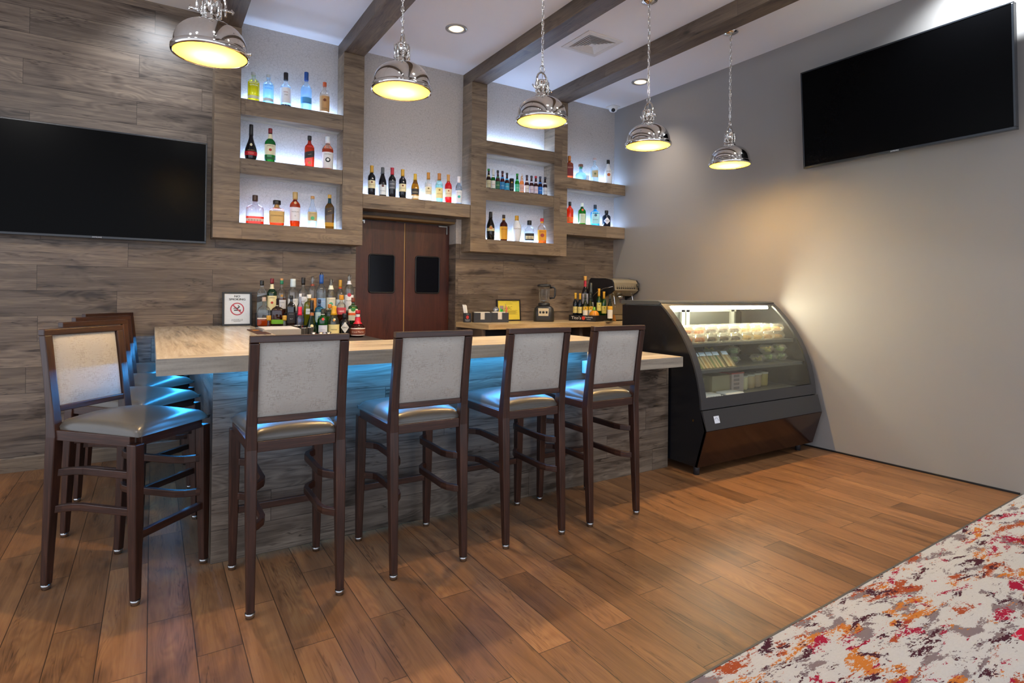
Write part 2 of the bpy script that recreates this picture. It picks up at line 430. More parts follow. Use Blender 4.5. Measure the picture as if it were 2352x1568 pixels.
# ------------------------------------------------------------------ wall shelf units
def unit(xl0, xl1, xr0, xr1, label):
    t = empty('wall_shelf_unit', (0, 0, 0)); tag(t, label, 'shelf unit', 'wood shelf units on the back wall')
    for a, b in ((xl0, xl1), (xr0, xr1)): MB().box(a, b, YU, YB-.001, 1.845, 3.414).build('post', m_post, t, .002)
    MB().box(xl0, xr1, YU, YB-.001, 1.713, 1.845).build('bottom_shelf', m_post, t, .002)
    for z0, z1 in ((2.243, 2.368), (2.722, 2.852)):
        MB().box(xl1+.001, xr0-.001, YU+.004, YB-.001, z0, z1).build('shelf', m_post, t, .002)
    return t
unit(*PU[0], *PU[1], 'tall wood shelf unit with spirit bottles, left of the double door')
unit(*PU[2], *PU[3], 'tall wood shelf unit with the beer bottles, right of the double door')
o = MB().box(PU[1][1]+.002, PU[2][0]-.004, YU+.006, YB-.001, 2.05, 2.18).build('wall_shelf', m_post, None, .002)
tag(o, 'long wood wall shelf with wine bottles above the double door', 'shelf')
for z0, z1, l in ((2.475, 2.597, 'upper short wood shelf in the corner beside the right wall'), (1.96, 2.092, 'lower short wood shelf in the corner beside the right wall')):
    o = MB().prism([(PU[3][1]+.002, YU+.004), (wx(YU, z0)-.003, YU+.004), (wx(YB, z0)-.003, YB-.001), (PU[3][1]+.002, YB-.001)], 2, z0, z1).build('wall_shelf', m_post, None, .002)
    tag(o, l, 'shelf', 'corner wall shelves')

# LED strips lying along the back of every shelf
LED = [(PU[0][1], PU[1][0], 2.852, 'on the top shelf of the left unit'), (PU[0][1], PU[1][0], 2.368, 'on the middle shelf of the left unit'), (PU[0][1], PU[1][0], 1.845, 'on the lowest shelf of the left unit'),
       (PU[1][1], PU[2][0], 2.18, 'on the long shelf above the door'), (PU[2][1], PU[3][0], 2.852, 'on the top shelf of the right unit'), (PU[2][1], PU[3][0], 2.368, 'behind the beer bottles'),
       (PU[2][1], PU[3][0], 1.845, 'on the lowest shelf of the right unit'), (PU[3][1], 4.74, 2.597, 'on the upper corner shelf'), (PU[3][1], 4.74, 2.092, 'on the lower corner shelf')]
for a, b, z, l in LED:
    o = MB().box(a+.02, b-.02, YB-.062, YB-.046, z+.001, z+.009).build('led_strip', m_led)
    tag(o, 'thin cool white light strip '+l, 'light strip', 'shelf light strips')

# ------------------------------------------------------------------ double door
YD = 5.455
for i, (a, b, wa, wb) in enumerate(((1.603, 2.131, 1.775, 2.030), (2.145, 2.627, 2.257, 2.515))):
    t = empty('door_%d' % (i+1), (0, YD, 0)); struct(t)
    wz0, wz1 = 1.291, 1.660
    p = MB(); p.box(a, wa, 0, .045, .006, 1.988); p.box(wb, b, 0, .045, .006, 1.988); p.box(wa, wb, 0, .045, .006, wz0); p.box(wa, wb, 0, .045, wz1, 1.988)
    p.build('door_leaf', m_door, t, rot=True)
    r = .022; rr = []
    for cx, cz, a0 in ((wb-r, wz1-r, 0), (wa+r, wz1-r, 90), (wa+r, wz0+r, 180), (wb-r, wz0+r, 270)):
        for k in range(5): rr.append((cx+r*cos(radians(a0+22.5*k)), cz+r*sin(radians(a0+22.5*k))))
    ring = [(x, -.004, z) for x, z in rr]
    MB().tube(ring, .007, 8, True).build('window_frame', m_black, t)
    MB().prism([(x, z) for x, z in rr], 1, .0, .03).build('window_pane', plain('0c0c12', .12, spec=.12), t)
    s = 1 if i else -1
    hx = b-.03 if i else a+.12
    q = MB(); q.box(hx-.10, hx+.0, -.02, -.008, 1.972, 1.986); q.box(hx-.012, hx, -.02, -.004, 1.90 if i else 1.955, 1.972)
    q.build('door_closer_arm', m_steel, t)
MBx = MB().box(2.1315, 2.1445, YD+.01, YD+.03, .0, 1.988); struct(MBx.build('trim_2', plain('b98f58', .5)))
struct(MB().box(DX0, DX1, YB+.02, YD, DZ-.02, DZ+.0).build('trim_3', plain('8a6a3c', .5)))
# jamb returns are the cut ends of the wall itself

# ------------------------------------------------------------------ bar
BY, CZ, CY = 3.064, 1.005, 2.84
t = empty('bar', (0, 0, 0)); tag(t, 'grey plank bar body behind the stools', 'bar')
b = MB().box(.25, 2.53, BY, BY+.12, 0, .932); b.build('front_panel', m_bar, t)
t2 = empty('bar_return', (0, 0, 0)); tag(t2, 'wood side of the bar behind the angled stools', 'bar')
MB().box(.25, .37, BY+.121, YB-.002, 0, .932).build('side_panel', m_bar, t2)
MB().box(2.53, 3.32, BY, BY+.12, 0, .787).build('front_panel', m_bar, t)
MB().box(2.45, 2.53, BY+.12, 3.40, 0, .932).build('end_panel', m_bar, t)
ct = MB(); poly = [(.018, CY), (2.545, CY), (2.545, 3.40), (.70, 3.40), (.70, YB-.003), (.018, YB-.003)]
n = len(poly)
ct.add([(x, y, CZ) for x, y in poly], [(0, 1, 2, 3)], mi=0); ct.add([(x, y, CZ) for x, y in poly], [(0, 3, 4, 5)], mi=2); ct.add([(x, y, .933) for x, y in poly], [tuple(range(n))[::-1]], mi=1)
ct.add([(x, y, .933) for x, y in poly]+[(x, y, CZ) for x, y in poly], [(i, (i+1) % n, n+(i+1) % n, n+i) for i in range(n)], mi=1)
tag(ct.build('bar_counter', [m_stone, m_stone_e, m_stone_s]), 'thick travertine bar counter with the long overhanging front', 'counter')
ct = MB(); poly = [(2.53, CY), (3.224, CY), (3.224, 3.42), (2.53, 3.42)]
# lower section, right of the raised counter
n = 4
ct.add([(x, y, .859) for x, y in poly], [tuple(range(n))], mi=0); ct.add([(x, y, .788) for x, y in poly], [tuple(range(n))[::-1]], mi=1)
ct.add([(x, y, .788) for x, y in poly]+[(x, y, .859) for x, y in poly], [(i, (i+1) % n, n+(i+1) % n, n+i) for i in range(n)], mi=1)
o = ct.build('lower_counter', [m_stone, m_stone_e])
tag(o, 'lower travertine counter between the raised bar and the display case', 'counter')
# under-counter strip light
o = MB(); o.box(.30, 2.50, 2.96, 2.974, .922, .9329); tag(o.build('led_strip', m_ledb), 'blue light strip under the front overhang of the bar counter', 'light strip', 'under-counter light strips')
o = MB(); o.box(.215, .229, 3.10, 5.25, .922, .9329); tag(o.build('led_strip', m_ledb), 'blue light strip under the left overhang of the bar counter', 'light strip', 'under-counter light strips')

# back bar under the bottles
t = empty('back_bar_cabinet', (0, 0, 0)); tag(t, 'black topped cabinet under the crowded bottles, left of the door', 'cabinet')
MB().box(.72, 1.60, 4.30, YB-.003, .0, .88).build('body', m_black2, t); MB().box(.715, 1.615, 4.25, YB-.003, .88, .907).build('top', plain('3a383a', .5), t, .003)
t = empty('bottle_riser', (0, 0, .9075)); tag(t, 'black two-step riser holding the rear rows of bottles', 'riser')
MB().box(.73, 1.55, 4.992, 5.087, 0, .104).build('step', m_black2, t, .002); MB().box(.73, 1.56, 5.088, 5.20, 0, .204).build('step', m_black2, t, .002)

# right back counter
t = empty('back_counter', (0, 0, 0)); tag(t, 'travertine back counter with the blender and coffee machine', 'counter')
poly = [(2.640, YB-.003), (2.722, 4.765), (4.765, 4.765), (4.765, YB-.003)]
MB().prism(poly, 2, .948, .9995).build('worktop', m_stone2, t, .002)
c = MB(); c.box(2.70, 2.74, 4.86, YB-.003, 0, .947); c.box(3.16, 3.20, 4.86, 4.90, 0, .947); c.box(3.9, 3.94, 4.86, YB-.003, 0, .947); c.box(4.72, 4.755, 4.86, YB-.003, 0, .947); c.box(2.74, 4.72, 5.24, YB-.003, 0, .947)
c.build('cabinet_frame', plain('5a4c40', .5), t)
c = MB(); c.box(2.745, 3.155, 4.93, 5.23, .05, .93); c.build('cooler_front', m_black, t)
c = MB(); c.box(3.205, 3.895, 4.90, 5.23, .82, .84); c.box(3.205, 3.895, 4.90, 5.23, .45, .47); c.build('inner_shelf', plain('6a5540', .5), t)

# ------------------------------------------------------------------ lights
def spot(name, loc, to, e, col, ang, blend=.5, size=.05):
    l = bpy.data.lights.new(name, 'SPOT'); l.energy = e; l.color = col; l.spot_size = radians(ang); l.spot_blend = blend; l.shadow_soft_size = size
    o = bpy.data.objects.new(name, l); C.objects.link(o); o.location = loc
    o.rotation_euler = (Vector(to)-Vector(loc)).to_track_quat('-Z', 'Y').to_euler(); return o
W = bpy.data.worlds.new('world'); bpy.context.scene.world = W; W.use_nodes = True
bg = W.node_tree.nodes['Background']; bg.inputs[0].default_value = (.80, .87, 1., 1); bg.inputs[1].default_value = 1.5

def can(x, y, label, e=30.):
    t = empty('recessed_light', (x, y, ZC)); tag(t, label, 'ceiling light', 'recessed ceiling lights')
    MB().lathe([(.093, -.0005), (.093, -.004), (.084, -.008), (.066, -.006), (.062, -.001)], n=36, cap=False).build('trim_ring', plain('a8a49e', .3, .6), t)
    MB().lathe([(.062, -.001), (.058, .03), (.050, .075), (.036, .11)], n=36, cap=False).build('reflector', plain('f6ead4', .22, 1., 'gold_reflector'), t)
    MB().lathe([(.036, .109), (.001, .109)], n=24, cap=False).build('lamp', m_warm, t)
    MB().lathe([(.0, .112), (.064, .112), (.064, .0)], n=24, cap=False).build('housing', m_black, t)
    o = spot('can_or_fill_spot', (x, y, ZC+.10), (x, y, 0), e, (1, .86, .68), 110, .8, .03); o.parent = None
can(2.163, 4.402, 'round recessed ceiling light left of the air vent', 110)
can(4.335, 4.429, 'round recessed ceiling light near the right wall', 110)
# unseen spots added as fill over the part of the room behind the camera
for x, y, e in ((.5, 1.2, 55), (2.6, 1.0, 55), (4.2, .4, 22), (.5, -1.4, 55), (2.6, -1.4, 55), (-2., 2.2, 55), (-2., -.6, 55)):
    spot('can_or_fill_spot', (x, y, ZC-.03), (x, y, 0), e*1.0, (.93, .96, 1.), 150, .9, .12)
# more unseen fill spots, added to brighten the bar and the back wall
for x, tx, e_, c_ in ((-1.3, -1.0, 62, (1., .96, .93)), (.4, .5, 62, (1., .96, .93)), (2.0, 2.1, 66, (1., .93, .84)), (3.6, 3.4, 95, (1., .88, .72))):
    spot('can_or_fill_spot', (x, 1.7, ZC-.03), (tx, 4.6, .9), e_, c_, 100, .9, .10)
# wall washers: beside the television and on the plank wall
spot('wall_washer', (4.40, 1.55, ZC-.03), (4.80, 1.62, 3.05), 75, (.86, .94, 1.), 115, .7, .04)
spot('wall_washer', (.02, 4.72, ZC-.04), (.02, 5.3, 2.95), 26, (.82, .90, 1.), 80, .8, .05)

# ------------------------------------------------------------------ bar stools
def make_stool():
    t = empty('bar_stool')
    def post_y(z):   # side profile of the rear legs: splayed foot, straight at the seat, leaning back above
        if z < .66: return -.238+.034*(z/.66)
        k = (z-.66)/.46; return -.204-.062*k**1.25
    for s in (-1, 1):
        zs = [.022, .2, .4, .55, .66, .76, .9, 1.03, 1.0925]
        path = []; rect = []
        for z in zs:
            wx_ = .030+.012*min(1, z/.5)-.006*min(1, max(0, (z-.66)/.12)); d = .032+.018*min(1, z/.6)-.016*min(1, max(0, (z-.66)/.2))
            path.append((s*(.1765-.0*z), post_y(z), z)); rect.append((wx_, d))
        o = MB().tube(path, 1, rect=rect, up=(0, 1, 0)).build('rear_leg', m_chair, t, .004, rot=True)
        g = MB().lathe([(.012, 0.), (.017, .003), (.017, .009), (.019, .011), (.019, .023)], (s*.1765, post_y(0), 0), 16); g.build('foot_glide', m_steel, o)
        path = [(s*(.190-.004*z), .238-.02*z, z) for z in (.022, .2, .45, .66)]
        rect = [(.031, .031), (.037, .037), (.044, .044), (.046, .046)]
        o = MB().tube(path, 1, rect=rect, up=(0, 1, 0)).build('front_leg', m_chair, t, .004, rot=True)
        g = MB().lathe([(.012, 0.), (.017, .003), (.017, .009), (.019, .011), (.019, .023)], (s*.190, .238, 0), 16); g.build('foot_glide', m_steel, o)
        for z in (.345, .503):     # bowed side rails
            yb, yf = post_y(z), .238-.02*z
            xi = .118
            pts = [(s*.172, yb+.008, z), (s*.150, yb+.030, z), (s*(xi+.010), yb+.062, z), (s*xi, yb+.10, z), (s*xi, yb+.20, z), (s*xi, yf-.13, z), (s*xi, yf-.085, z), (s*(xi+.012), yf-.05, z), (s*.160, yf-.018, z), (s*.180, yf-.004, z)]
            MB().tube(pts, 1, rect=(.022, .032)).build('side_rail', m_chair, t, .003)
    fr = MB()
    fr.box(-.155, .155, -.222, -.194, .648, .690); fr.box(-.166, .166, .207, .235, .648, .690)
    for s in (-1, 1): fr.tube([(s*.1765, -.19, .669), (s*.188, .21, .669)], 1, rect=(.026, .042))
    fr.build('seat_rail', m_chair, t, .002)
    MB().box(-.17, .17, .218, .242, .262, .295).build('foot_rest', m_chair, t, .003)
    # upholstered back
    def by(z): return post_y(z)
    bp = MB(); nz, nx = 10, 10; z0, z1, hw = .788, 1.093, .157
    for side in (-1, 1):
        o = len(bp.v); vv = []
        for j in range(nz+1):
            for i in range(nx+1):
                a = i/nx*2-1; c = j/nz*2-1
                # rounded corners
                x = a*hw; z = (z0+z1)/2+c*(z1-z0)/2
                d = .017*(1-abs(a)**5)*(1-abs(c)**5)+.004
                vv.append((x, by(z)+side*d, z))
        ff = []
        for j in range(nz):
            for i in range(nx):
                q = j*(nx+1)+i; f = (q, q+1, q+nx+2, q+nx+1); ff.append(f if side < 0 else f[::-1])
        bp.add(vv, ff, True)
    bp.build('back_cushion', m_cork, t)
    for z, h, nm, hw_ in ((1.1065, .0275, 'top_rail', .1945), (.777, .026, 'lower_rail', .158)):
        MB().tube([(-hw_, post_y(z), z), (hw_, post_y(z), z)], 1, rect=(.034, h)).build(nm, m_chair, t, .003)
    # domed seat
    sc = MB(); n = 20; vv = []; ff = []
    for j in range(n+1):
        for i in range(n+1):
            a = i/n*2-1; c = j/n*2-1
            hwx = .172+.034*(c+1)/2
            x = a*hwx; y = .022+c*.232
            m = max(abs(a), abs(c)); 
            e = (1-abs(a)**8)*(1-abs(c)**8)
            z = .704+.020*min(1, e*2.2)+.040*(1-a*a)**.8*(1-c*c)**.8
            vv.append((x*(1-.012*(1-e)), y, z))
    for j in range(n):
        for i in range(n):
            q = j*(n+1)+i; ff.append((q, q+1, q+n+2, q+n+1))
    sc.add(vv, ff, True)
    rim = [i for i in range(n+1)]+[j*(n+1)+n for j in range(1, n+1)]+[n*(n+1)+i for i in range(n-1, -1, -1)]+[j*(n+1) for j in range(n-1, 0, -1)]
    o = len(sc.v); L = len(rim)
    sc.v += [(sc.v[k][0]*.985, .022+(sc.v[k][1]-.022)*.985, .690) for k in rim]
    for i in range(L):
        sc.f.append((rim[i], o+i, o+(i+1) % L, rim[(i+1) % L])); sc.sm.append(True); sc.mi.append(0)
    sc.f.append(tuple(o+i for i in range(L))); sc.sm.append(False); sc.mi.append(0)
    sc.build('seat_cushion', m_vinyl, t)
    return t
stool = make_stool()
ST = [(.521, 2.722, 0., 'first stool from the left along the bar front, just right of the bar corner'),
      (1.118, 2.728, 0., 'second bar stool from the left along the bar front'),
      (1.722, 2.738, -.5, 'third bar stool from the left along the bar front'),
      (2.272, 2.738, 0., 'bar stool nearest the black display case'),
      (-.080, 3.130, -134.5, 'angled bar stool nearest the camera at the left end of the bar'),
      (-.080, 3.750, -134.5, 'angled bar stool directly behind the nearest one, left end of the bar'),
      (-.079, 4.335, -134.5, 'angled bar stool, third back from the camera at the left end'),
      (-.079, 4.94, -134.5, 'mostly hidden angled bar stool closest to the plank wall')]
for i, (x, y, rz, l) in enumerate(ST):
    o = stool if i == 0 else copy_tree(stool)
    o.location = (x, y, 0); o.rotation_euler.z = radians(rz); tag(o, l, 'bar stool', 'bar stools around the bar')

# ------------------------------------------------------------------ pendant lamps
m_lens = None
def lens_mat():
    t = NT('yellow_frosted_lens')
    d = t.n('ShaderNodeBsdfTranslucent', {0: lin('ffe14e')}).outputs[0]
    g = t.n('ShaderNodeBsdfGlossy', {0: (1, 1, 1, 1), 'Roughness': .3}).outputs[0]
    o = t.n('ShaderNodeMixShader', {0: .03, 1: d, 2: g}).outputs[0]
    t.t.links.new(o, t.out.inputs[0]); return t.mat
m_lens = lens_mat()
m_inner = plain('f2d878', .6)
def make_pendant(zl):
    """origin on the ceiling, lens at height zl"""
    t = empty('pendant_lamp')
    def Z(dz): return zl-ZC+dz
    MB().lathe([(.001, -.001), (.062, -.001), (.062, -.012), (.03, -.022), (.008, -.03)][::-1], n=28, cap=False).build('ceiling_canopy', m_chrome, t)
    # dome, double walled
    R = .163
    out = [(R, .022)]+[(R*(1-h**2.6)**.4545, .022+.143*h) for h in (.08, .16, .25, .34, .43, .52, .61, .69, .76, .82, .87, .91, .94)]
    out += [(.056, .158), (.050, .164)]
    inn = [(r-.004, z-.003) for r, z in out[::-1]]
    MB().lathe([(r, Z(z)) for r, z in out], n=48, cap=False).build('dome_shade', m_chrome, t)
    MB().lathe([(r, Z(z)) for r, z in inn]+[(.001, Z(.138))][:0], n=40, cap=False).build('inner_reflector', m_inner, t)
    MB().lathe([(.165, Z(-.004)), (.172, Z(-.002)), (.174, Z(.006)), (.174, Z(.020)), (.170, Z(.026)), (.163, Z(.027)), (.161, Z(.020)), (.161, Z(-.002)), (.165, Z(-.004))], n=48, cap=False).build('rim', m_chrome, t)
    MB().lathe([(.001, Z(-.012)), (.05, Z(-.010)), (.11, Z(-.005)), (.162, Z(.0015))], n=48, cap=False).build('lens', m_lens, t)
    nk = [(.055, .155), (.055, .166), (.047, .173), (.040, .190), (.040, .194)]
    nk += [(.034, .196), (.034, .258), (.040, .260), (.040, .268), (.030, .276), (.010, .280)]
    o = MB().lathe([(r, Z(z)) for r, z in nk], n=28, cap=True); o.build('neck', m_chrome, t)
    f = MB()
    for k in range(8):
        a = 2*pi*k/8; f.tube([(.041*cos(a), .041*sin(a), Z(.188)), (.041*cos(a), .041*sin(a), Z(.266))], .0065, 8)
    f.build('neck_ribs', m_chrome, t)
    # carrying yoke with wing screws
    pts = [(-.062, 0, Z(.205)), (-.062, 0, Z(.255))]+[(-.062*cos(radians(a)), 0, Z(.262)+.066*sin(radians(a))) for a in range(0, 181, 15)]+[(.062, 0, Z(.255)), (.062, 0, Z(.205))]
    MB().tube(pts, .0062, 8).build('yoke', m_chrome, t)
    for s, z in ((-1, .212), (1, .236)):
        b = MB().tube([(s*.035, 0, Z(z)), (s*.098, 0, Z(z))], .0065, 8)
        b.tube([(s*.092, -.014, Z(z-.016)), (s*.098, 0, Z(z)), (s*.092, .014, Z(z+.016))], .0045, 6)
        b.ball((s*.062, 0, Z(z)), .012, 10, 6); b.build('wing_screw', m_chrome, t)
    g = MB().tube([(.171*cos(.5), -.171*sin(.5), Z(.012)), (.186*cos(.5), -.186*sin(.5), Z(.012))], .006, 8); g.ball((.188*cos(.5), -.188*sin(.5), Z(.012)), .008, 8, 6)
    g.build('rim_latch', m_chrome, t)
    MB().tube([(.024*cos(radians(a)), 0, Z(.352)+.024*sin(radians(a))) for a in range(0, 360, 20)], .0035, 6, True).build('ring', m_chrome, t)
    ch = MB(); z = Z(.370); k = 0
    while z < -.03:
        L = .036
        pl = []
        for a in range(0, 360, 36):
            dx = .0085*cos(radians(a)); dz = .009*sin(radians(a))+(L/2-.009)*(1 if sin(radians(a)) > 0 else -1 if sin(radians(a)) < 0 else 0)
            pl.append((dx, 0, z+L/2+dz) if k % 2 == 0 else (0, dx, z+L/2+dz))
        ch.tube(pl, .0022, 5, True); z += L-.006; k += 1
    ch.tube([(.002, .002, Z(.25)), (.003, -.002, Z(.5)), (-.002, .002, -.02)], .0022, 5)
    ch.build('chain', m_chrome, t)
    return t
PEND = [(.228, 2.443, 'largest chrome dome pendant lamp, partly above the frame, leftmost', 0), (1.210, 2.460, 'chrome dome pendant lamp, second from the left', 80), (2.200, 2.450, 'chrome dome pendant lamp in the middle of the row', 20),
        (3.185, 2.430, 'chrome dome pendant lamp, fourth from the left', 75), (4.145, 2.406, 'chrome dome pendant lamp nearest the right wall', 18)]
for x, zl, l, rz in PEND:
    o = make_pendant(zl); o.location = (x, 3.167, ZC); o.rotation_euler.z = radians(rz)
    tag(o, l, 'pendant lamp', 'pendant lamps over the bar')
    pl = bpy.data.lights.new('bulb', 'POINT'); pl.energy = 11.; pl.color = (1., .80, .50); pl.shadow_soft_size = .035
    po = bpy.data.objects.new('bulb', pl); C.objects.link(po); po.location = (x, 3.167, zl+.065)
    spot('pendant_beam', (x, 3.167, zl-.02), (x, 3.167, 0), (40. if x > 3 else 46.), (1., .71, .40), 174, .95, .02)

# ------------------------------------------------------------------ bottles
PROF = {
 'wine': [(0, .9), (.02, 1), (.60, 1), (.66, .92), (.71, .66), (.75, .46), (.80, .40), (.965, .38), (.97, .44), (1, .44)],
 'burg': [(0, .9), (.02, 1), (.44, 1), (.52, .95), (.60, .80), (.68, .60), (.76, .42), (.84, .36), (1, .34)],
 'spirit': [(0, .92), (.02, 1), (.60, 1), (.66, .93), (.71, .70), (.76, .42), (.82, .34), (.92, .33), (1, .34)],
 'tall': [(0, .92), (.02, 1), (.55, 1), (.61, .93), (.67, .66), (.71, .40), (.78, .32), (1, .30)],
 'absolut': [(0, .95), (.02, 1), (.66, 1), (.72, .92), (.765, .68), (.785, .36), (.86, .33), (.87, .40), (.91, .40), (1, .38)],
 'flask': [(0, .96), (.03, 1), (.50, 1), (.58, .94), (.64, .78), (.69, .45), (.73, .25), (1, .22)],
 'square': [(0, .97), (.02, 1), (.60, 1), (.66, .94), (.70, .70), (.73, .36), (.80, .30), (1, .30)],
 'cognac': [(0, .78), (.04, .88), (.14, .98), (.22, 1), (.32, .92), (.42, .74), (.52, .52), (.62, .36), (.72, .29), (1, .27)],
 'beer': [(0, .92), (.02, 1), (.50, 1), (.58, .88), (.66, .62), (.74, .48), (.88, .42), (.93, .46), (1, .46)],
 'can': [(0, .8), (.03, .96), (.06, 1), (.92, 1), (.96, .9), (.97, .92), (1, .92)],
 'round': [(0, .70), (.04, .88), (.12, .98), (.22, 1), (.34, .95), (.44, .76), (.50, .48), (.54, .32), (.70, .27), (1, .25)],
 'round2': [(0, .9), (.03, 1), (.58, 1), (.66, .93), (.72, .68), (.76, .40), (.82, .34), (1, .34)],
 'chata': [(0, .62), (.05, .72), (.25, .90), (.48, 1), (.58, .98), (.68, .80), (.76, .52), (.82, .36), (1, .30)],
}
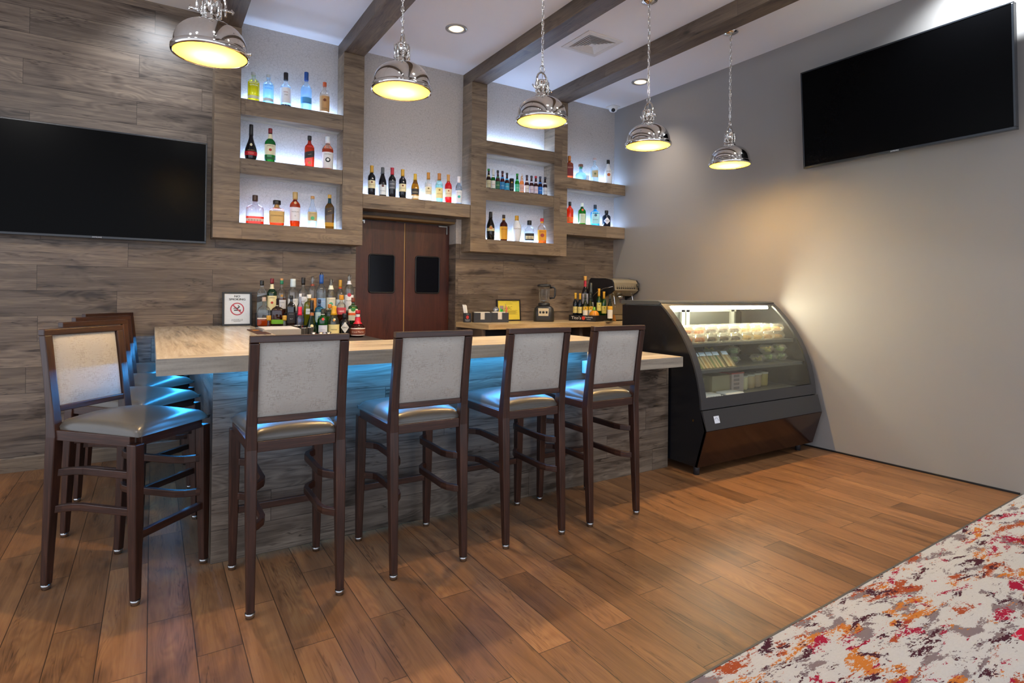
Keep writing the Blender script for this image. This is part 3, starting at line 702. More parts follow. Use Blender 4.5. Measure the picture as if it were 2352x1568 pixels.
BOTTLES = [
    ('bottle', 'bottle', 'clear vodka bottle of yellow spirit, at the left end of the top shelf', 'spirit bottles on the back wall shelves', 0.692, 5.185, 2.852, 0.2501, 0.0451, 'absolut', 2, 1, 'd8e4ea', 'd6c800', 0.66, [('cap', 0.9, 1.0, 'b8bec4', 1.08), ('lab', 0.42, 0.62, None, 75, (('ABSOLUT', 0.62, 0.13, 'f4f8ff'), ('CITRON', 0.54, 0.13, 'f4f8ff')), 'label'), ('lab', 0.1, 0.2, 'f0f0c8', 75, (), 'label')]),
    ('bottle', 'bottle', 'clear vodka bottle with bold blue lettering on the top shelf', 'spirit bottles on the back wall shelves', 0.806, 5.185, 2.852, 0.2525, 0.0421, 'absolut', 2, 1, 'd8eefa', 'bfe6fb', 0.66, [('cap', 0.9, 1.0, 'b8bec4', 1.08), ('lab', 0.42, 0.62, None, 75, (('ABSOLUT', 0.62, 0.13, '1464b4'), ('VODKA', 0.52, 0.15, '1464b4')), 'label'), ('lab', 0.1, 0.2, 'e4f2fb', 75, (), 'label')]),
    ('bottle', 'bottle', 'clear bottle with long black cap and white label on the top shelf', 'spirit bottles on the back wall shelves', 0.944, 5.185, 2.852, 0.3001, 0.0445, 'tall', 2, 1, 'e4f0f8', 'dcecf8', 0.6, [('cap', 0.79, 1.0, '1c1618', 1.25), ('lab', 0.12, 0.55, 'f2f4f8', 75, (('KETEL', 0.42, 0.1, '8a1c24'), ('ONE', 0.34, 0.1, '2a2a3a')), 'label'), ('lab', 0.0, 0.07, '30303a', 178, (), 'label')]),
    ('bottle', 'bottle', 'frosted pale blue bottle with blue cap on the top shelf', 'spirit bottles on the back wall shelves', 1.112, 5.185, 2.852, 0.3396, 0.0454, 'tall', 2, 1, 'cfe6f6', 'c4e2f7', 0.6, [('cap', 0.79, 1.0, '1c4c94', 1.2), ('lab', 0.18, 0.34, '4ea0d8', 70, (), 'label'), ('lab', 0.05, 0.3, None, 75, (('GREY GOOSE', 0.2, 0.085, '3a78c0'),), 'label')]),
    ('bottle', 'bottle', 'clear bottle with copper cap and tan label, right end of the top shelf', 'spirit bottles on the back wall shelves', 1.268, 5.185, 2.852, 0.2843, 0.0423, 'spirit', 2, 1, 'e0d4c8', 'e8d8c6', 0.6, [('cap', 0.88, 1.0, 'c85a30', 1.08), ('lab', 0.08, 0.55, 'c89860', 75, (("Tito's", 0.4, 0.13, '5a3018'), ('VODKA', 0.16, 0.1, '5a3018')), 'label'), ('dot', 0.42, 0.3, '7a3a18')]),
    ('bottle', 'bottle', 'dark sloping cognac bottle with red band on the second shelf', 'spirit bottles on the back wall shelves', 0.678, 5.185, 2.368, 0.2978, 0.0486, 'cognac', 2, 1, '141018', '141018', 1, [('cap', 0.7, 1.0, '101014', 1.12), ('dot', 0.43, 0.26, 'e8e0b8'), ('lab', 0.13, 0.24, 'c81828', 75, (('V.S.O.P', 0.185, 0.1, 'f0c8a8'),), 'label'), ('lab', 0.24, 0.33, None, 75, (('REMY MARTIN', 0.27, 0.062, 'c8a868'),), 'label')]),
    ('bottle', 'bottle', 'green glass bottle with cream label and red cap on the second shelf', 'spirit bottles on the back wall shelves', 0.826, 5.185, 2.368, 0.2892, 0.044, 'tall', 2, 1, '0a7a3c', '0a8a40', 0.72, [('cap', 0.86, 1.0, '7a1420', 1.15), ('neck', 0.7, 0.84, 'e8e0b8'), ('lab', 0.22, 0.52, 'ece6c0', 75, (('JAMESON', 0.47, 0.12, '1c3020'),), 'label'), ('dot', 0.36, 0.26, 'b03020'), ('lab', 0.08, 0.15, '1c5a30', 80, (), 'label')]),
    ('bottle', 'bottle', 'square orange bottle with slanted black label on the second shelf', 'spirit bottles on the back wall shelves', 1.145, 5.185, 2.368, 0.276, 0.0398, 'spirit', 5, 0.9, 'd85a20', 'd8501c', 0.62, [('cap', 0.87, 1.0, '181614', 1.2), ('sash', 0.3, 0.5, '1c1614', [('WALKER', 0.4, 0.11, 'd8c090')]), ('dot', 0.14, 0.3, 'e0a050')]),
    ('bottle', 'bottle', 'amber bottle with white cap and white label, right end of the second shelf', 'spirit bottles on the back wall shelves', 1.301, 5.185, 2.368, 0.2923, 0.0482, 'spirit', 2, 1, 'e0b090', 'c85428', 0.62, [('cap', 0.8, 1.0, 'dfe6ea', 1.15), ('lab', 0.03, 0.52, 'f2f0ec', 75, (('SKREWBALL', 0.45, 0.08, '404040'),), 'label'), ('dot', 0.28, 0.44, '1c1c1c'), ('dot', 0.285, 0.24, 'f2f0ec')]),
    ('bottle', 'bottle', 'wide clear flask with a little orange whiskey, at the left of the lowest shelf', 'spirit bottles on the back wall shelves', 0.715, 5.185, 1.845, 0.2402, 0.0687, 'flask', 3.2, 0.45, 'e2e4ee', 'e8481c', 0.27, [('cap', 0.8, 1.0, '4a3428', 1.25), ('lab', 0.1, 0.2, 'f4d8c4', 75, (('~', 0.15, 0.09, 'a05030'),), 'label')]),
    ('bottle', 'bottle', 'square amaretto bottle with broad black cap on the lowest shelf', 'spirit bottles on the back wall shelves', 0.885, 5.185, 1.845, 0.2129, 0.0589, 'square', 6, 0.9, 'e6e0d8', 'e05a18', 0.38, [('cap', 0.84, 1.0, '1a1410', 1.75), ('neck', 0.72, 0.84, 'c8a060'), ('lab', 0.1, 0.56, 'dcb46a', 72, (('DISARONNO', 0.38, 0.085, '503010'),), 'label')]),
    ('bottle', 'bottle', 'amber whisky bottle with white label numbered 12 and gold cap', 'spirit bottles on the back wall shelves', 1.032, 5.185, 1.845, 0.298, 0.043, 'spirit', 2, 1, 'b85a1c', 'c85a18', 0.7, [('cap', 0.79, 1.0, 'c8a86a', 1.25), ('lab', 0.17, 0.56, 'f0eef2', 75, (('MACALLAN', 0.43, 0.095, '404048'), ('12', 0.31, 0.12, '404048')), 'label'), ('dot', 0.69, 0.3, 'e8c890')]),
    ('bottle', 'bottle', 'clear tequila bottle with kraft label and cork on the lowest shelf', 'spirit bottles on the back wall shelves', 1.177, 5.185, 1.845, 0.2786, 0.0399, 'burg', 2, 1, 'e0e8f0', 'dfe8f2', 0.5, [('cap', 0.92, 1.0, 'c09058', 1.2), ('lab', 0.22, 0.5, 'd2bc8a', 75, (('CASAMIGOS', 0.44, 0.08, '705830'),), 'label'), ('dot', 0.3, 0.4, '50b880')]),
    ('bottle', 'bottle', 'square blue-green bottle with slanted brown label, right end of the lowest shelf', 'spirit bottles on the back wall shelves', 1.323, 5.185, 1.845, 0.3046, 0.0386, 'spirit', 5, 0.9, '4a8a96', '8a6420', 0.75, [('cap', 0.9, 1.0, 'd0a040', 1.2), ('sash', 0.42, 0.62, '34261c', [('WALKER', 0.52, 0.12, 'e0c080')]), ('lab', 0.08, 0.19, 'd09a20', 60, (), 'label')]),
    ('bottle', 'bottle', 'dark wine bottle with gold foil, farthest left above the door', 'wine bottles above the double door', 1.702, 5.185, 2.18, 0.2766, 0.0341, 'wine', 2, 1, '10131c', '10131c', 1, [('cap', 0.77, 1.0, 'c89a30', 1.15), ('lab', 0.24, 0.5, 'e8dcb0', 75, (('~', 0.36, 0.1, '604820'),), 'label'), ('dot', 0.44, 0.24, '703028')]),
    ('bottle', 'bottle', 'dark sloping wine bottle with grey foil and white label above the door', 'wine bottles above the double door', 1.806, 5.185, 2.18, 0.2735, 0.0365, 'burg', 2, 1, '12141a', '12141a', 1, [('cap', 0.78, 1.0, '50565c', 1.15), ('lab', 0.06, 0.4, 'dfe6ea', 75, (('~', 0.2, 0.1, '50606c'),), 'label'), ('dot', 0.36, 0.3, '5a2c28')]),
    ('bottle', 'bottle', 'dark wine bottle with red foil and slate label above the door', 'wine bottles above the double door', 1.899, 5.185, 2.18, 0.2811, 0.0348, 'wine', 2, 1, '14141a', '14141a', 1, [('cap', 0.77, 1.0, 'b01c34', 1.15), ('lab', 0.28, 0.56, '52565e', 75, (('~', 0.46, 0.1, 'd8dce0'), ('~', 0.34, 0.12, 'd8dce0')), 'label')]),
    ('bottle', 'bottle', 'dark wine bottle with gold foil, fourth from the left above the door', 'wine bottles above the double door', 2.002, 5.185, 2.18, 0.2774, 0.0351, 'wine', 2, 1, '10131c', '10131c', 1, [('cap', 0.77, 1.0, 'c89a30', 1.15), ('lab', 0.24, 0.5, 'e8dcb0', 75, (('~', 0.36, 0.1, '604820'),), 'label'), ('dot', 0.44, 0.24, '703028')]),
    ('bottle', 'bottle', 'golden wine bottle with black label above the door', 'wine bottles above the double door', 2.13, 5.185, 2.18, 0.2514, 0.0377, 'burg', 2, 1, 'b88a1c', 'c0901c', 0.62, [('cap', 0.76, 1.0, 'c8a030', 1.15), ('lab', 0.2, 0.42, '2c2a28', 75, (('~', 0.3, 0.12, 'd8d0b0'),), 'label'), ('lab', 0.05, 0.16, 'f0ead0', 75, (), 'label')]),
    ('bottle', 'bottle', 'clear wine bottle with bronze foil above the door', 'wine bottles above the double door', 2.266, 5.185, 2.18, 0.2802, 0.0339, 'wine', 2, 1, 'e6e2da', 'e4dcd2', 0.6, [('cap', 0.77, 1.0, 'b07828', 1.15), ('lab', 0.24, 0.5, 'e6dab4', 75, (('~', 0.34, 0.1, '806030'),), 'label'), ('dot', 0.44, 0.24, '706030')]),
    ('bottle', 'bottle', 'pale aqua wine bottle with copper foil above the door', 'wine bottles above the double door', 2.382, 5.185, 2.18, 0.2856, 0.0364, 'wine', 2, 1, 'b8e8e4', 'b4e8e6', 0.6, [('cap', 0.77, 1.0, 'b07030', 1.15), ('lab', 0.14, 0.5, 'ecdc98', 75, (('~', 0.3, 0.1, '706020'),), 'label'), ('dot', 0.42, 0.26, 'a08030')]),
    ('bottle', 'bottle', 'pink-red rose wine bottle above the door', 'wine bottles above the double door', 2.481, 5.185, 2.18, 0.2845, 0.0346, 'wine', 2, 1, 'e02034', 'e02034', 0.7, [('cap', 0.77, 1.0, 'c89048', 1.15), ('lab', 0.22, 0.5, 'f0dcb8', 75, (('~', 0.34, 0.1, 'a03030'),), 'label'), ('dot', 0.43, 0.24, 'b06030')]),
    ('bottle', 'bottle', 'clear wine bottle with white foil and teal dot, right end above the door', 'wine bottles above the double door', 2.597, 5.185, 2.18, 0.2807, 0.0328, 'wine', 2, 1, 'a8b8c0', 'a8bcc4', 0.55, [('cap', 0.77, 1.0, 'ece8ea', 1.15), ('lab', 0.05, 0.5, 'e8ecf0', 75, (('~', 0.42, 0.075, '607080'),), 'label'), ('dot', 0.27, 0.42, '30b0a8')]),
    ('beer_bottle', 'beer', 'brown beer bottle with green cap and cream label, leftmost on the beer shelf', 'beers on the middle shelf', 2.94, 5.185, 2.368, 0.2131, 0.0244, 'beer', 2, 1, '4a1c10', '4a1c10', 0.7, [('cap', 0.9, 1.0, '2a8a3a', 1.12), ('lab', 0.08, 0.45, 'cfc7a0', 85, (('~', 0.27, 0.16, '704020'),), 'label'), ('lab', 0.62, 0.7, 'cfc7a0', 178, (), 'label')]),
    ('beer_bottle', 'beer', 'green beer bottle with white neck foil and red and white label', 'beers on the middle shelf', 2.994, 5.185, 2.368, 0.213, 0.0245, 'beer', 2, 1, '1c8a34', '1c8a34', 0.7, [('cap', 0.72, 1.0, 'e4e2da', 1.12), ('lab', 0.08, 0.45, 'eceae0', 85, (('~', 0.27, 0.16, 'c02828'),), 'label'), ('lab', 0.62, 0.7, 'eceae0', 178, (), 'label')]),
    ('beer_bottle', 'beer', 'brown beer bottle with dark cap and green round label', 'beers on the middle shelf', 3.05, 5.185, 2.368, 0.2095, 0.0246, 'beer', 2, 1, '3a1410', '3a1410', 0.7, [('cap', 0.9, 1.0, '1c1a18', 1.12), ('lab', 0.08, 0.45, '2c6a48', 85, (('~', 0.27, 0.16, 'd8e8c8'),), 'label'), ('lab', 0.62, 0.7, '2c6a48', 178, (), 'label')]),
    ('beer_bottle', 'beer', 'brown beer bottle with bright blue label and maroon cap', 'beers on the middle shelf', 3.107, 5.185, 2.368, 0.2105, 0.0247, 'beer', 2, 1, '4a1214', '4a1214', 0.7, [('cap', 0.9, 1.0, '3a2026', 1.12), ('lab', 0.08, 0.45, '2880b8', 85, (('~', 0.27, 0.16, 'd0e8f8'),), 'label'), ('lab', 0.62, 0.7, '2880b8', 178, (), 'label')]),
    ('beer_bottle', 'beer', 'brown beer bottle with light blue and white label', 'beers on the middle shelf', 3.163, 5.185, 2.368, 0.197, 0.0248, 'beer', 2, 1, '3a1410', '3a1410', 0.7, [('cap', 0.9, 1.0, '2a2422', 1.12), ('lab', 0.08, 0.45, '38a4c8', 85, (('~', 0.27, 0.16, 'f0f8fc'),), 'label'), ('lab', 0.62, 0.7, '38a4c8', 178, (), 'label')]),
    ('beer_bottle', 'beer', 'bright green beer bottle beside the dark can', 'beers on the middle shelf', 3.29, 5.185, 2.368, 0.2044, 0.0251, 'beer', 2, 1, '18963a', '18963a', 0.7, [('cap', 0.9, 1.0, '188a30', 1.12), ('lab', 0.08, 0.45, '5ac8a0', 85, (('~', 0.27, 0.16, 'f0f8f0'),), 'label'), ('lab', 0.62, 0.7, '5ac8a0', 178, (), 'label')]),
    ('beer_bottle', 'beer', 'pale orange beer bottle with pink label', 'beers on the middle shelf', 3.349, 5.185, 2.368, 0.21, 0.0252, 'beer', 2, 1, 'e8a468', 'e8a468', 0.7, [('cap', 0.9, 1.0, 'd0c8c4', 1.12), ('lab', 0.08, 0.45, 'e8b8ac', 85, (('~', 0.27, 0.16, 'b03828'),), 'label'), ('lab', 0.62, 0.7, 'e8b8ac', 178, (), 'label')]),
    ('beer_bottle', 'beer', 'brown beer bottle with large white label', 'beers on the middle shelf', 3.414, 5.185, 2.368, 0.2036, 0.0254, 'beer', 2, 1, '3a1014', '3a1014', 0.7, [('cap', 0.9, 1.0, '2a2020', 1.12), ('lab', 0.08, 0.45, 'ece8e0', 85, (('ULTRA', 0.27, 0.16, '702028'),), 'label'), ('lab', 0.62, 0.7, 'ece8e0', 178, (), 'label')]),
    ('beer_bottle', 'beer', 'brown beer bottle with lilac-white label', 'beers on the middle shelf', 3.474, 5.185, 2.368, 0.2032, 0.0255, 'beer', 2, 1, '3a1014', '3a1014', 0.7, [('cap', 0.9, 1.0, '242028', 1.12), ('lab', 0.08, 0.45, 'dcd0e0', 85, (('~', 0.27, 0.16, 'a04878'),), 'label'), ('lab', 0.62, 0.7, 'dcd0e0', 178, (), 'label')]),
    ('beer_bottle', 'beer', 'brown beer bottle with red cap and white label', 'beers on the middle shelf', 3.531, 5.185, 2.368, 0.2065, 0.0256, 'beer', 2, 1, '5a1014', '5a1014', 0.7, [('cap', 0.9, 1.0, 'b02030', 1.12), ('lab', 0.08, 0.45, 'e4d8e4', 85, (('~', 0.27, 0.16, 'c02838'),), 'label'), ('lab', 0.62, 0.7, 'e4d8e4', 178, (), 'label')]),
    ('beer_bottle', 'beer', 'brown beer bottle with royal blue label', 'beers on the middle shelf', 3.589, 5.185, 2.368, 0.2095, 0.0258, 'beer', 2, 1, '2c1218', '2c1218', 0.7, [('cap', 0.9, 1.0, '182c48', 1.12), ('lab', 0.08, 0.45, '1870c8', 85, (('~', 0.27, 0.16, 'f0f4fc'),), 'label'), ('lab', 0.62, 0.7, '1870c8', 178, (), 'label')]),
    ('beer_bottle', 'beer', 'brown beer bottle with black cap and white label, rightmost on the beer shelf', 'beers on the middle shelf', 3.654, 5.185, 2.368, 0.2099, 0.0259, 'beer', 2, 1, '241218', '241218', 0.7, [('cap', 0.9, 1.0, '20202a', 1.12), ('lab', 0.08, 0.45, 'd8dce4', 85, (('~', 0.27, 0.16, '304868'),), 'label'), ('lab', 0.62, 0.7, 'd8dce4', 178, (), 'label')]),
    ('beer_can', 'beer', 'black beer can with gold emblem between the bottles', 'beers on the middle shelf', 3.221, 5.185, 2.368, 0.1452, 0.0254, 'can', 2, 1, '141414', '141414', 1, [('lab', 0.2, 0.62, '2a2a2c', 80, (('~', 0.3, 0.14, 'e8e0c8'),), 'label'), ('dot', 0.7, 0.34, 'c89a40')]),
    ('bottle', 'bottle', 'black sloping cream liqueur bottle with brown crest on the right unit', 'spirit bottles on the back wall shelves', 2.969, 5.185, 1.845, 0.2926, 0.0429, 'burg', 2, 1, '14100c', '14100c', 1, [('cap', 0.78, 1.0, '141210', 1.15), ('dot', 0.43, 0.4, 'c07838'), ('lab', 0.32, 0.42, 'd8cfa0', 75, (('BAILEYS', 0.445, 0.1, 'c08850'),), 'label')]),
    ('bottle', 'bottle', 'dark amber bottle with orange yellow label on the right unit', 'spirit bottles on the back wall shelves', 3.128, 5.185, 1.845, 0.2739, 0.0413, 'spirit', 2, 1, '8a2c10', '6a1c0a', 0.7, [('cap', 0.88, 1.0, '2a1a12', 1.15), ('neck', 0.8, 0.87, 'd8a030'), ('lab', 0.06, 0.55, 'dc9c1c', 75, (('~', 0.46, 0.11, '8a2010'),), 'label')]),
    ('bottle', 'bottle', 'milky white bottle with gold cap on the right unit', 'spirit bottles on the back wall shelves', 3.291, 5.185, 1.845, 0.2779, 0.0511, 'chata', 2, 1, 'eef0f2', 'eef0f2', 1, [('cap', 0.82, 1.0, 'c8941c', 1.15), ('lab', 0.4, 0.6, None, 75, (('RumChata', 0.5, 0.13, '8a7a60'),), 'label')]),
    ('bottle', 'bottle', 'clear bottle with black cap and black label on the right unit', 'spirit bottles on the back wall shelves', 3.453, 5.185, 1.845, 0.2391, 0.0495, 'spirit', 4, 0.8, 'dfe8f0', 'e0ecf6', 0.5, [('cap', 0.8, 1.0, '14161c', 1.3), ('lab', 0.1, 0.42, '1c1a1a', 85, (), 'label'), ('lab', 0.16, 0.3, 'e6d8ac', 50, (('~', 0.22, 0.12, '403020'),), 'label')]),
    ('bottle', 'bottle', 'clear bottle with red cap and orange label, right end of the right unit', 'spirit bottles on the back wall shelves', 3.619, 5.185, 1.845, 0.2757, 0.0478, 'spirit', 3, 0.8, 'e8dcd4', 'e08a40', 0.22, [('cap', 0.88, 1.0, 'c82030', 1.2), ('neck', 0.82, 0.88, 'e0a020'), ('lab', 0.12, 0.54, 'eaa01c', 75, (('~', 0.48, 0.11, 'a02010'),), 'label'), ('dot', 0.32, 0.42, 'a8341c')]),
    ('bottle', 'bottle', 'amber square bottle half hidden at the left of the upper corner shelf', 'spirit bottles on the back wall shelves', 3.988, 5.185, 2.597, 0.2582, 0.0419, 'square', 6, 0.9, 'd88a48', 'd07838', 0.9, [('cap', 0.78, 1.0, 'd8863a', 1.3), ('lab', 0.12, 0.66, '7a2028', 75, (('~', 0.5, 0.14, 'f0c0a0'),), 'label')]),
    ('bottle', 'bottle', 'squat clear tequila bottle with brown stopper on the upper corner shelf', 'spirit bottles on the back wall shelves', 4.153, 5.185, 2.597, 0.1855, 0.065, 'round', 3.2, 0.7, 'd4eef8', 'c8eaf8', 0.8, [('cap', 0.85, 1.0, '7a5440', 1.6), ('neck', 0.72, 0.84, '3a9a78')]),
    ('bottle', 'bottle', 'clear round-shouldered bottle with tan label on the upper corner shelf', 'spirit bottles on the back wall shelves', 4.358, 5.185, 2.597, 0.283, 0.0483, 'tall', 2, 1, 'dcf0f8', 'e8f6fc', 0.6, [('cap', 0.93, 1.0, 'c8b0a8', 1.4), ('lab', 0.2, 0.48, 'c8b890', 48, (), 'label'), ('dot', 0.34, 0.26, '708050')]),
    ('bottle', 'bottle', 'white rum bottle with black cap on the upper corner shelf', 'spirit bottles on the back wall shelves', 4.566, 5.185, 2.597, 0.2901, 0.0465, 'burg', 2, 1, 'f4f8fc', 'f4f8fc', 1, [('cap', 0.84, 1.0, '161414', 1.15), ('dot', 0.38, 0.4, 'c86428'), ('lab', 0.3, 0.55, None, 75, (('MALIBU', 0.52, 0.12, '303030'),), 'label')]),
    ('bottle', 'bottle', 'orange bottle with black cap at the left of the lower corner shelf', 'spirit bottles on the back wall shelves', 4.001, 5.185, 2.092, 0.2462, 0.0419, 'spirit', 2, 1, 'e05a1c', 'e0501c', 0.8, [('cap', 0.84, 1.0, '141414', 1.15), ('lab', 0.06, 0.3, 'e87028', 70, (), 'label')]),
    ('bottle', 'bottle', 'green gin bottle with pale label on the lower corner shelf', 'spirit bottles on the back wall shelves', 4.178, 5.185, 2.092, 0.2477, 0.045, 'spirit', 2, 1, '0c8a20', '0a9a1c', 0.75, [('cap', 0.84, 1.0, 'dde8dc', 1.1), ('lab', 0.06, 0.5, 'c8dcc0', 50, (('Tanqueray', 0.4, 0.09, '7a2020'),), 'label'), ('dot', 0.68, 0.28, 'c01c20')]),
    ('bottle', 'bottle', 'bright blue gin bottle on the lower corner shelf', 'spirit bottles on the back wall shelves', 4.373, 5.185, 2.092, 0.2453, 0.0508, 'square', 5, 0.85, '30c8f0', '28c4f4', 0.8, [('cap', 0.82, 1.0, '203040', 1.2), ('lab', 0.1, 0.66, 'a8e0f0', 50, (('~', 0.3, 0.08, '204868'),), 'label'), ('dot', 0.5, 0.3, '305878')]),
    ('bottle', 'bottle', 'black apothecary gin bottle with white diamond label on the lower corner shelf', 'spirit bottles on the back wall shelves', 4.547, 5.185, 2.092, 0.194, 0.049, 'round2', 2, 1, '10182c', '10182c', 1, [('cap', 0.82, 1.0, '101216', 1.3), ('diamond', 0.36, 0.42, 'e4e4ea')]),
    ('bottle', 'bottle', 'clear square bottle with black cap and slanted black label, back row left end', 'bottles crowded on the stepped back bar', 0.771, 5.145, 1.112, 0.2665, 0.0368, 'spirit', 5, 0.9, 'dfe6ea', 'c8d8dc', 0.55, [('cap', 0.85, 1.0, '181818', 1.2), ('sash', 0.36, 0.54, '26221e', [('WALKER', 0.45, 0.1, 'c8b888')])]),
    ('bottle', 'bottle', 'green whiskey bottle with red cap in the back row of the stepped bar', 'bottles crowded on the stepped back bar', 0.849, 5.145, 1.112, 0.2849, 0.0389, 'tall', 2, 1, '0a5c30', '0a5c30', 0.7, [('cap', 0.86, 1.0, '7a1824', 1.15), ('neck', 0.7, 0.84, 'e4dcb8'), ('lab', 0.08, 0.5, 'e8dcaa', 75, (('JAMESON', 0.44, 0.12, '1c3020'),), 'label'), ('dot', 0.3, 0.26, 'b03020')]),
    ('bottle', 'bottle', 'whisky bottle with green and cork cap in the back row', 'bottles crowded on the stepped back bar', 0.925, 5.145, 1.112, 0.2867, 0.0343, 'tall', 2, 1, 'e0dcd4', '7a3c1c', 0.42, [('cap', 0.84, 0.95, '1c7a58', 1.2), ('cap', 0.95, 1.0, 'd89a60', 1.15), ('lab', 0.12, 0.38, 'd8d8dc', 75, (('GLENLIVET', 0.3, 0.085, '404858'), ('12', 0.2, 0.12, '404858')), 'label'), ('dot', 0.5, 0.3, 'b88838')]),
    ('bottle', 'bottle', 'clear bottle with tall white cap and black ring mark in the back row', 'bottles crowded on the stepped back bar', 1.016, 5.145, 1.112, 0.2851, 0.0414, 'spirit', 2, 1, 'dfe4e6', 'd8dee0', 0.4, [('cap', 0.76, 1.0, 'cfdfe4', 1.25), ('lab', 0.05, 0.42, 'eceeee', 75, (('SKREWBALL', 0.35, 0.07, '505860'),), 'label'), ('dot', 0.2, 0.4, '242424'), ('dot', 0.205, 0.22, 'eceeee')]),
    ('bottle', 'bottle', 'clear vodka bottle with black cap and white label in the back row', 'bottles crowded on the stepped back bar', 1.1, 5.145, 1.112, 0.2982, 0.039, 'tall', 2, 1, 'dce4e8', 'd8e4ea', 0.4, [('cap', 0.8, 1.0, '1c1816', 1.25), ('lab', 0.08, 0.46, 'e8ecf2', 75, (('KETEL', 0.32, 0.1, '9a2430'), ('ONE', 0.24, 0.1, '303848')), 'label')]),
    ('bottle', 'bottle', 'clear bottle with steel pourer and orange label in the back row', 'bottles crowded on the stepped back bar', 1.177, 5.145, 1.112, 0.3113, 0.0345, 'spirit', 2, 1, 'e0e0dc', 'e0e0dc', 0.3, [('pourer', 0.84), ('neck', 0.74, 0.79, '8a3a28'), ('lab', 0.05, 0.4, 'd8954a', 75, (("Tito's", 0.3, 0.12, '703818'),), 'label'), ('dot', 0.22, 0.34, 'a84a24')]),
    ('bottle', 'bottle', 'tall frosted bottle with blue neck and pourer in the back row', 'bottles crowded on the stepped back bar', 1.252, 5.145, 1.112, 0.3474, 0.0383, 'tall', 2, 1, 'c4ccd4', 'c0ccd6', 0.5, [('cap', 0.72, 0.94, '2458a8', 1.15), ('pourer', 0.93), ('lab', 0.1, 0.36, '90b4e0', 75, (('GREY GOOSE', 0.28, 0.085, 'e8f0fa'),), 'label')]),
    ('bottle', 'bottle', 'clear bottle with cream label and pourer in the back row', 'bottles crowded on the stepped back bar', 1.335, 5.145, 1.112, 0.2961, 0.0395, 'burg', 2, 1, 'd8dcd4', 'd8dcd4', 0.3, [('pourer', 0.84), ('neck', 0.68, 0.8, 'e8ecd8'), ('lab', 0.08, 0.44, 'e6e2cc', 75, (('CASAMIGOS', 0.38, 0.08, '88805c'),), 'label'), ('dot', 0.25, 0.4, '58b890')]),
    ('bottle', 'bottle', 'clear rum bottle with gold and orange cap in the back row', 'bottles crowded on the stepped back bar', 1.416, 5.145, 1.112, 0.2844, 0.0372, 'tall', 2, 1, 'dce0dc', 'dce0dc', 0.3, [('cap', 0.78, 1.0, 'c89428', 1.15), ('neck', 0.74, 0.78, 'd04c28'), ('lab', 0.1, 0.4, 'd4e4ea', 75, (('~', 0.3, 0.12, '4878a8'),), 'label')]),
    ('bottle', 'bottle', 'clear rum bottle with red round mark and pourer, back row right end', 'bottles crowded on the stepped back bar', 1.495, 5.145, 1.112, 0.3368, 0.0394, 'spirit', 2, 1, 'cfd8d4', 'd4dcd8', 0.3, [('pourer', 0.86), ('neck', 0.74, 0.83, 'e8eaf0'), ('lab', 0.05, 0.46, 'f0f0f0', 75, (('BACARDI', 0.31, 0.12, '242830'),), 'label'), ('dot', 0.46, 0.42, 'c03848')]),
    ('bottle', 'bottle', 'wide clear flask with orange band in the middle row', 'bottles crowded on the stepped back bar', 0.772, 5.035, 1.012, 0.2293, 0.0495, 'flask', 3.2, 0.5, 'ccd4d6', 'e8641c', 0.22, [('cap', 0.86, 1.0, 'c8b09c', 1.3), ('lab', 0.24, 0.28, 'e8d8c8', 80, (), 'label')]),
    ('bottle', 'bottle', 'brown flat flask with green label in the middle row', 'bottles crowded on the stepped back bar', 0.876, 5.035, 1.012, 0.2192, 0.0501, 'flask', 3.2, 0.5, '6a2414', '5a1c10', 0.6, [('lab', 0.06, 0.22, '6aa81c', 80, (), 'label')]),
    ('bottle', 'bottle', 'square bottle with black and white label in the middle row', 'bottles crowded on the stepped back bar', 0.983, 5.035, 1.012, 0.245, 0.0344, 'spirit', 5, 0.95, '3a2a24', '2a1c18', 0.4, [('cap', 0.88, 1.0, '1a1a1c', 1.2), ('lab', 0.0, 0.44, '24242a', 75, (("JACK DANIEL'S", 0.38, 0.065, 'e0e0e0'), ('No.7', 0.22, 0.1, 'e0e0e0')), 'label')]),
    ('bottle', 'bottle', 'clear vodka bottle with blue band and white cap in the middle row', 'bottles crowded on the stepped back bar', 1.054, 5.035, 1.012, 0.2601, 0.0284, 'tall', 2, 1, 'cdd4e8', '7088c8', 0.28, [('cap', 0.9, 1.0, 'eceef4', 1.2), ('lab', 0.1, 0.22, '3a58b0', 80, (), 'label')]),
    ('bottle', 'bottle', 'yellow-green bottle with white cap in the middle row', 'bottles crowded on the stepped back bar', 1.125, 5.035, 1.012, 0.2534, 0.0405, 'absolut', 2, 1, 'a8b01c', 'b4b810', 0.62, [('cap', 0.88, 1.0, 'eceade', 1.1), ('lab', 0.36, 0.54, 'e4f0ec', 40, (('CITRON', 0.45, 0.11, '3a6a70'),), 'label')]),
    ('bottle', 'bottle', 'blue gin bottle in the middle row', 'bottles crowded on the stepped back bar', 1.211, 5.035, 1.012, 0.2132, 0.0353, 'square', 5, 0.85, '2aa0c8', '28a4d0', 0.7, [('cap', 0.86, 1.0, '28344c', 1.2), ('lab', 0.1, 0.5, 'b8dce8', 55, (), 'label'), ('dot', 0.3, 0.34, '4080a8')]),
    ('bottle', 'bottle', 'small bottle with round orange cap and green liqueur in the middle row', 'bottles crowded on the stepped back bar', 1.298, 5.035, 1.012, 0.1723, 0.0337, 'flask', 2.6, 0.8, '9ab090', '68a040', 0.4, [('cap', 0.82, 1.0, 'd88030', 1.9)]),
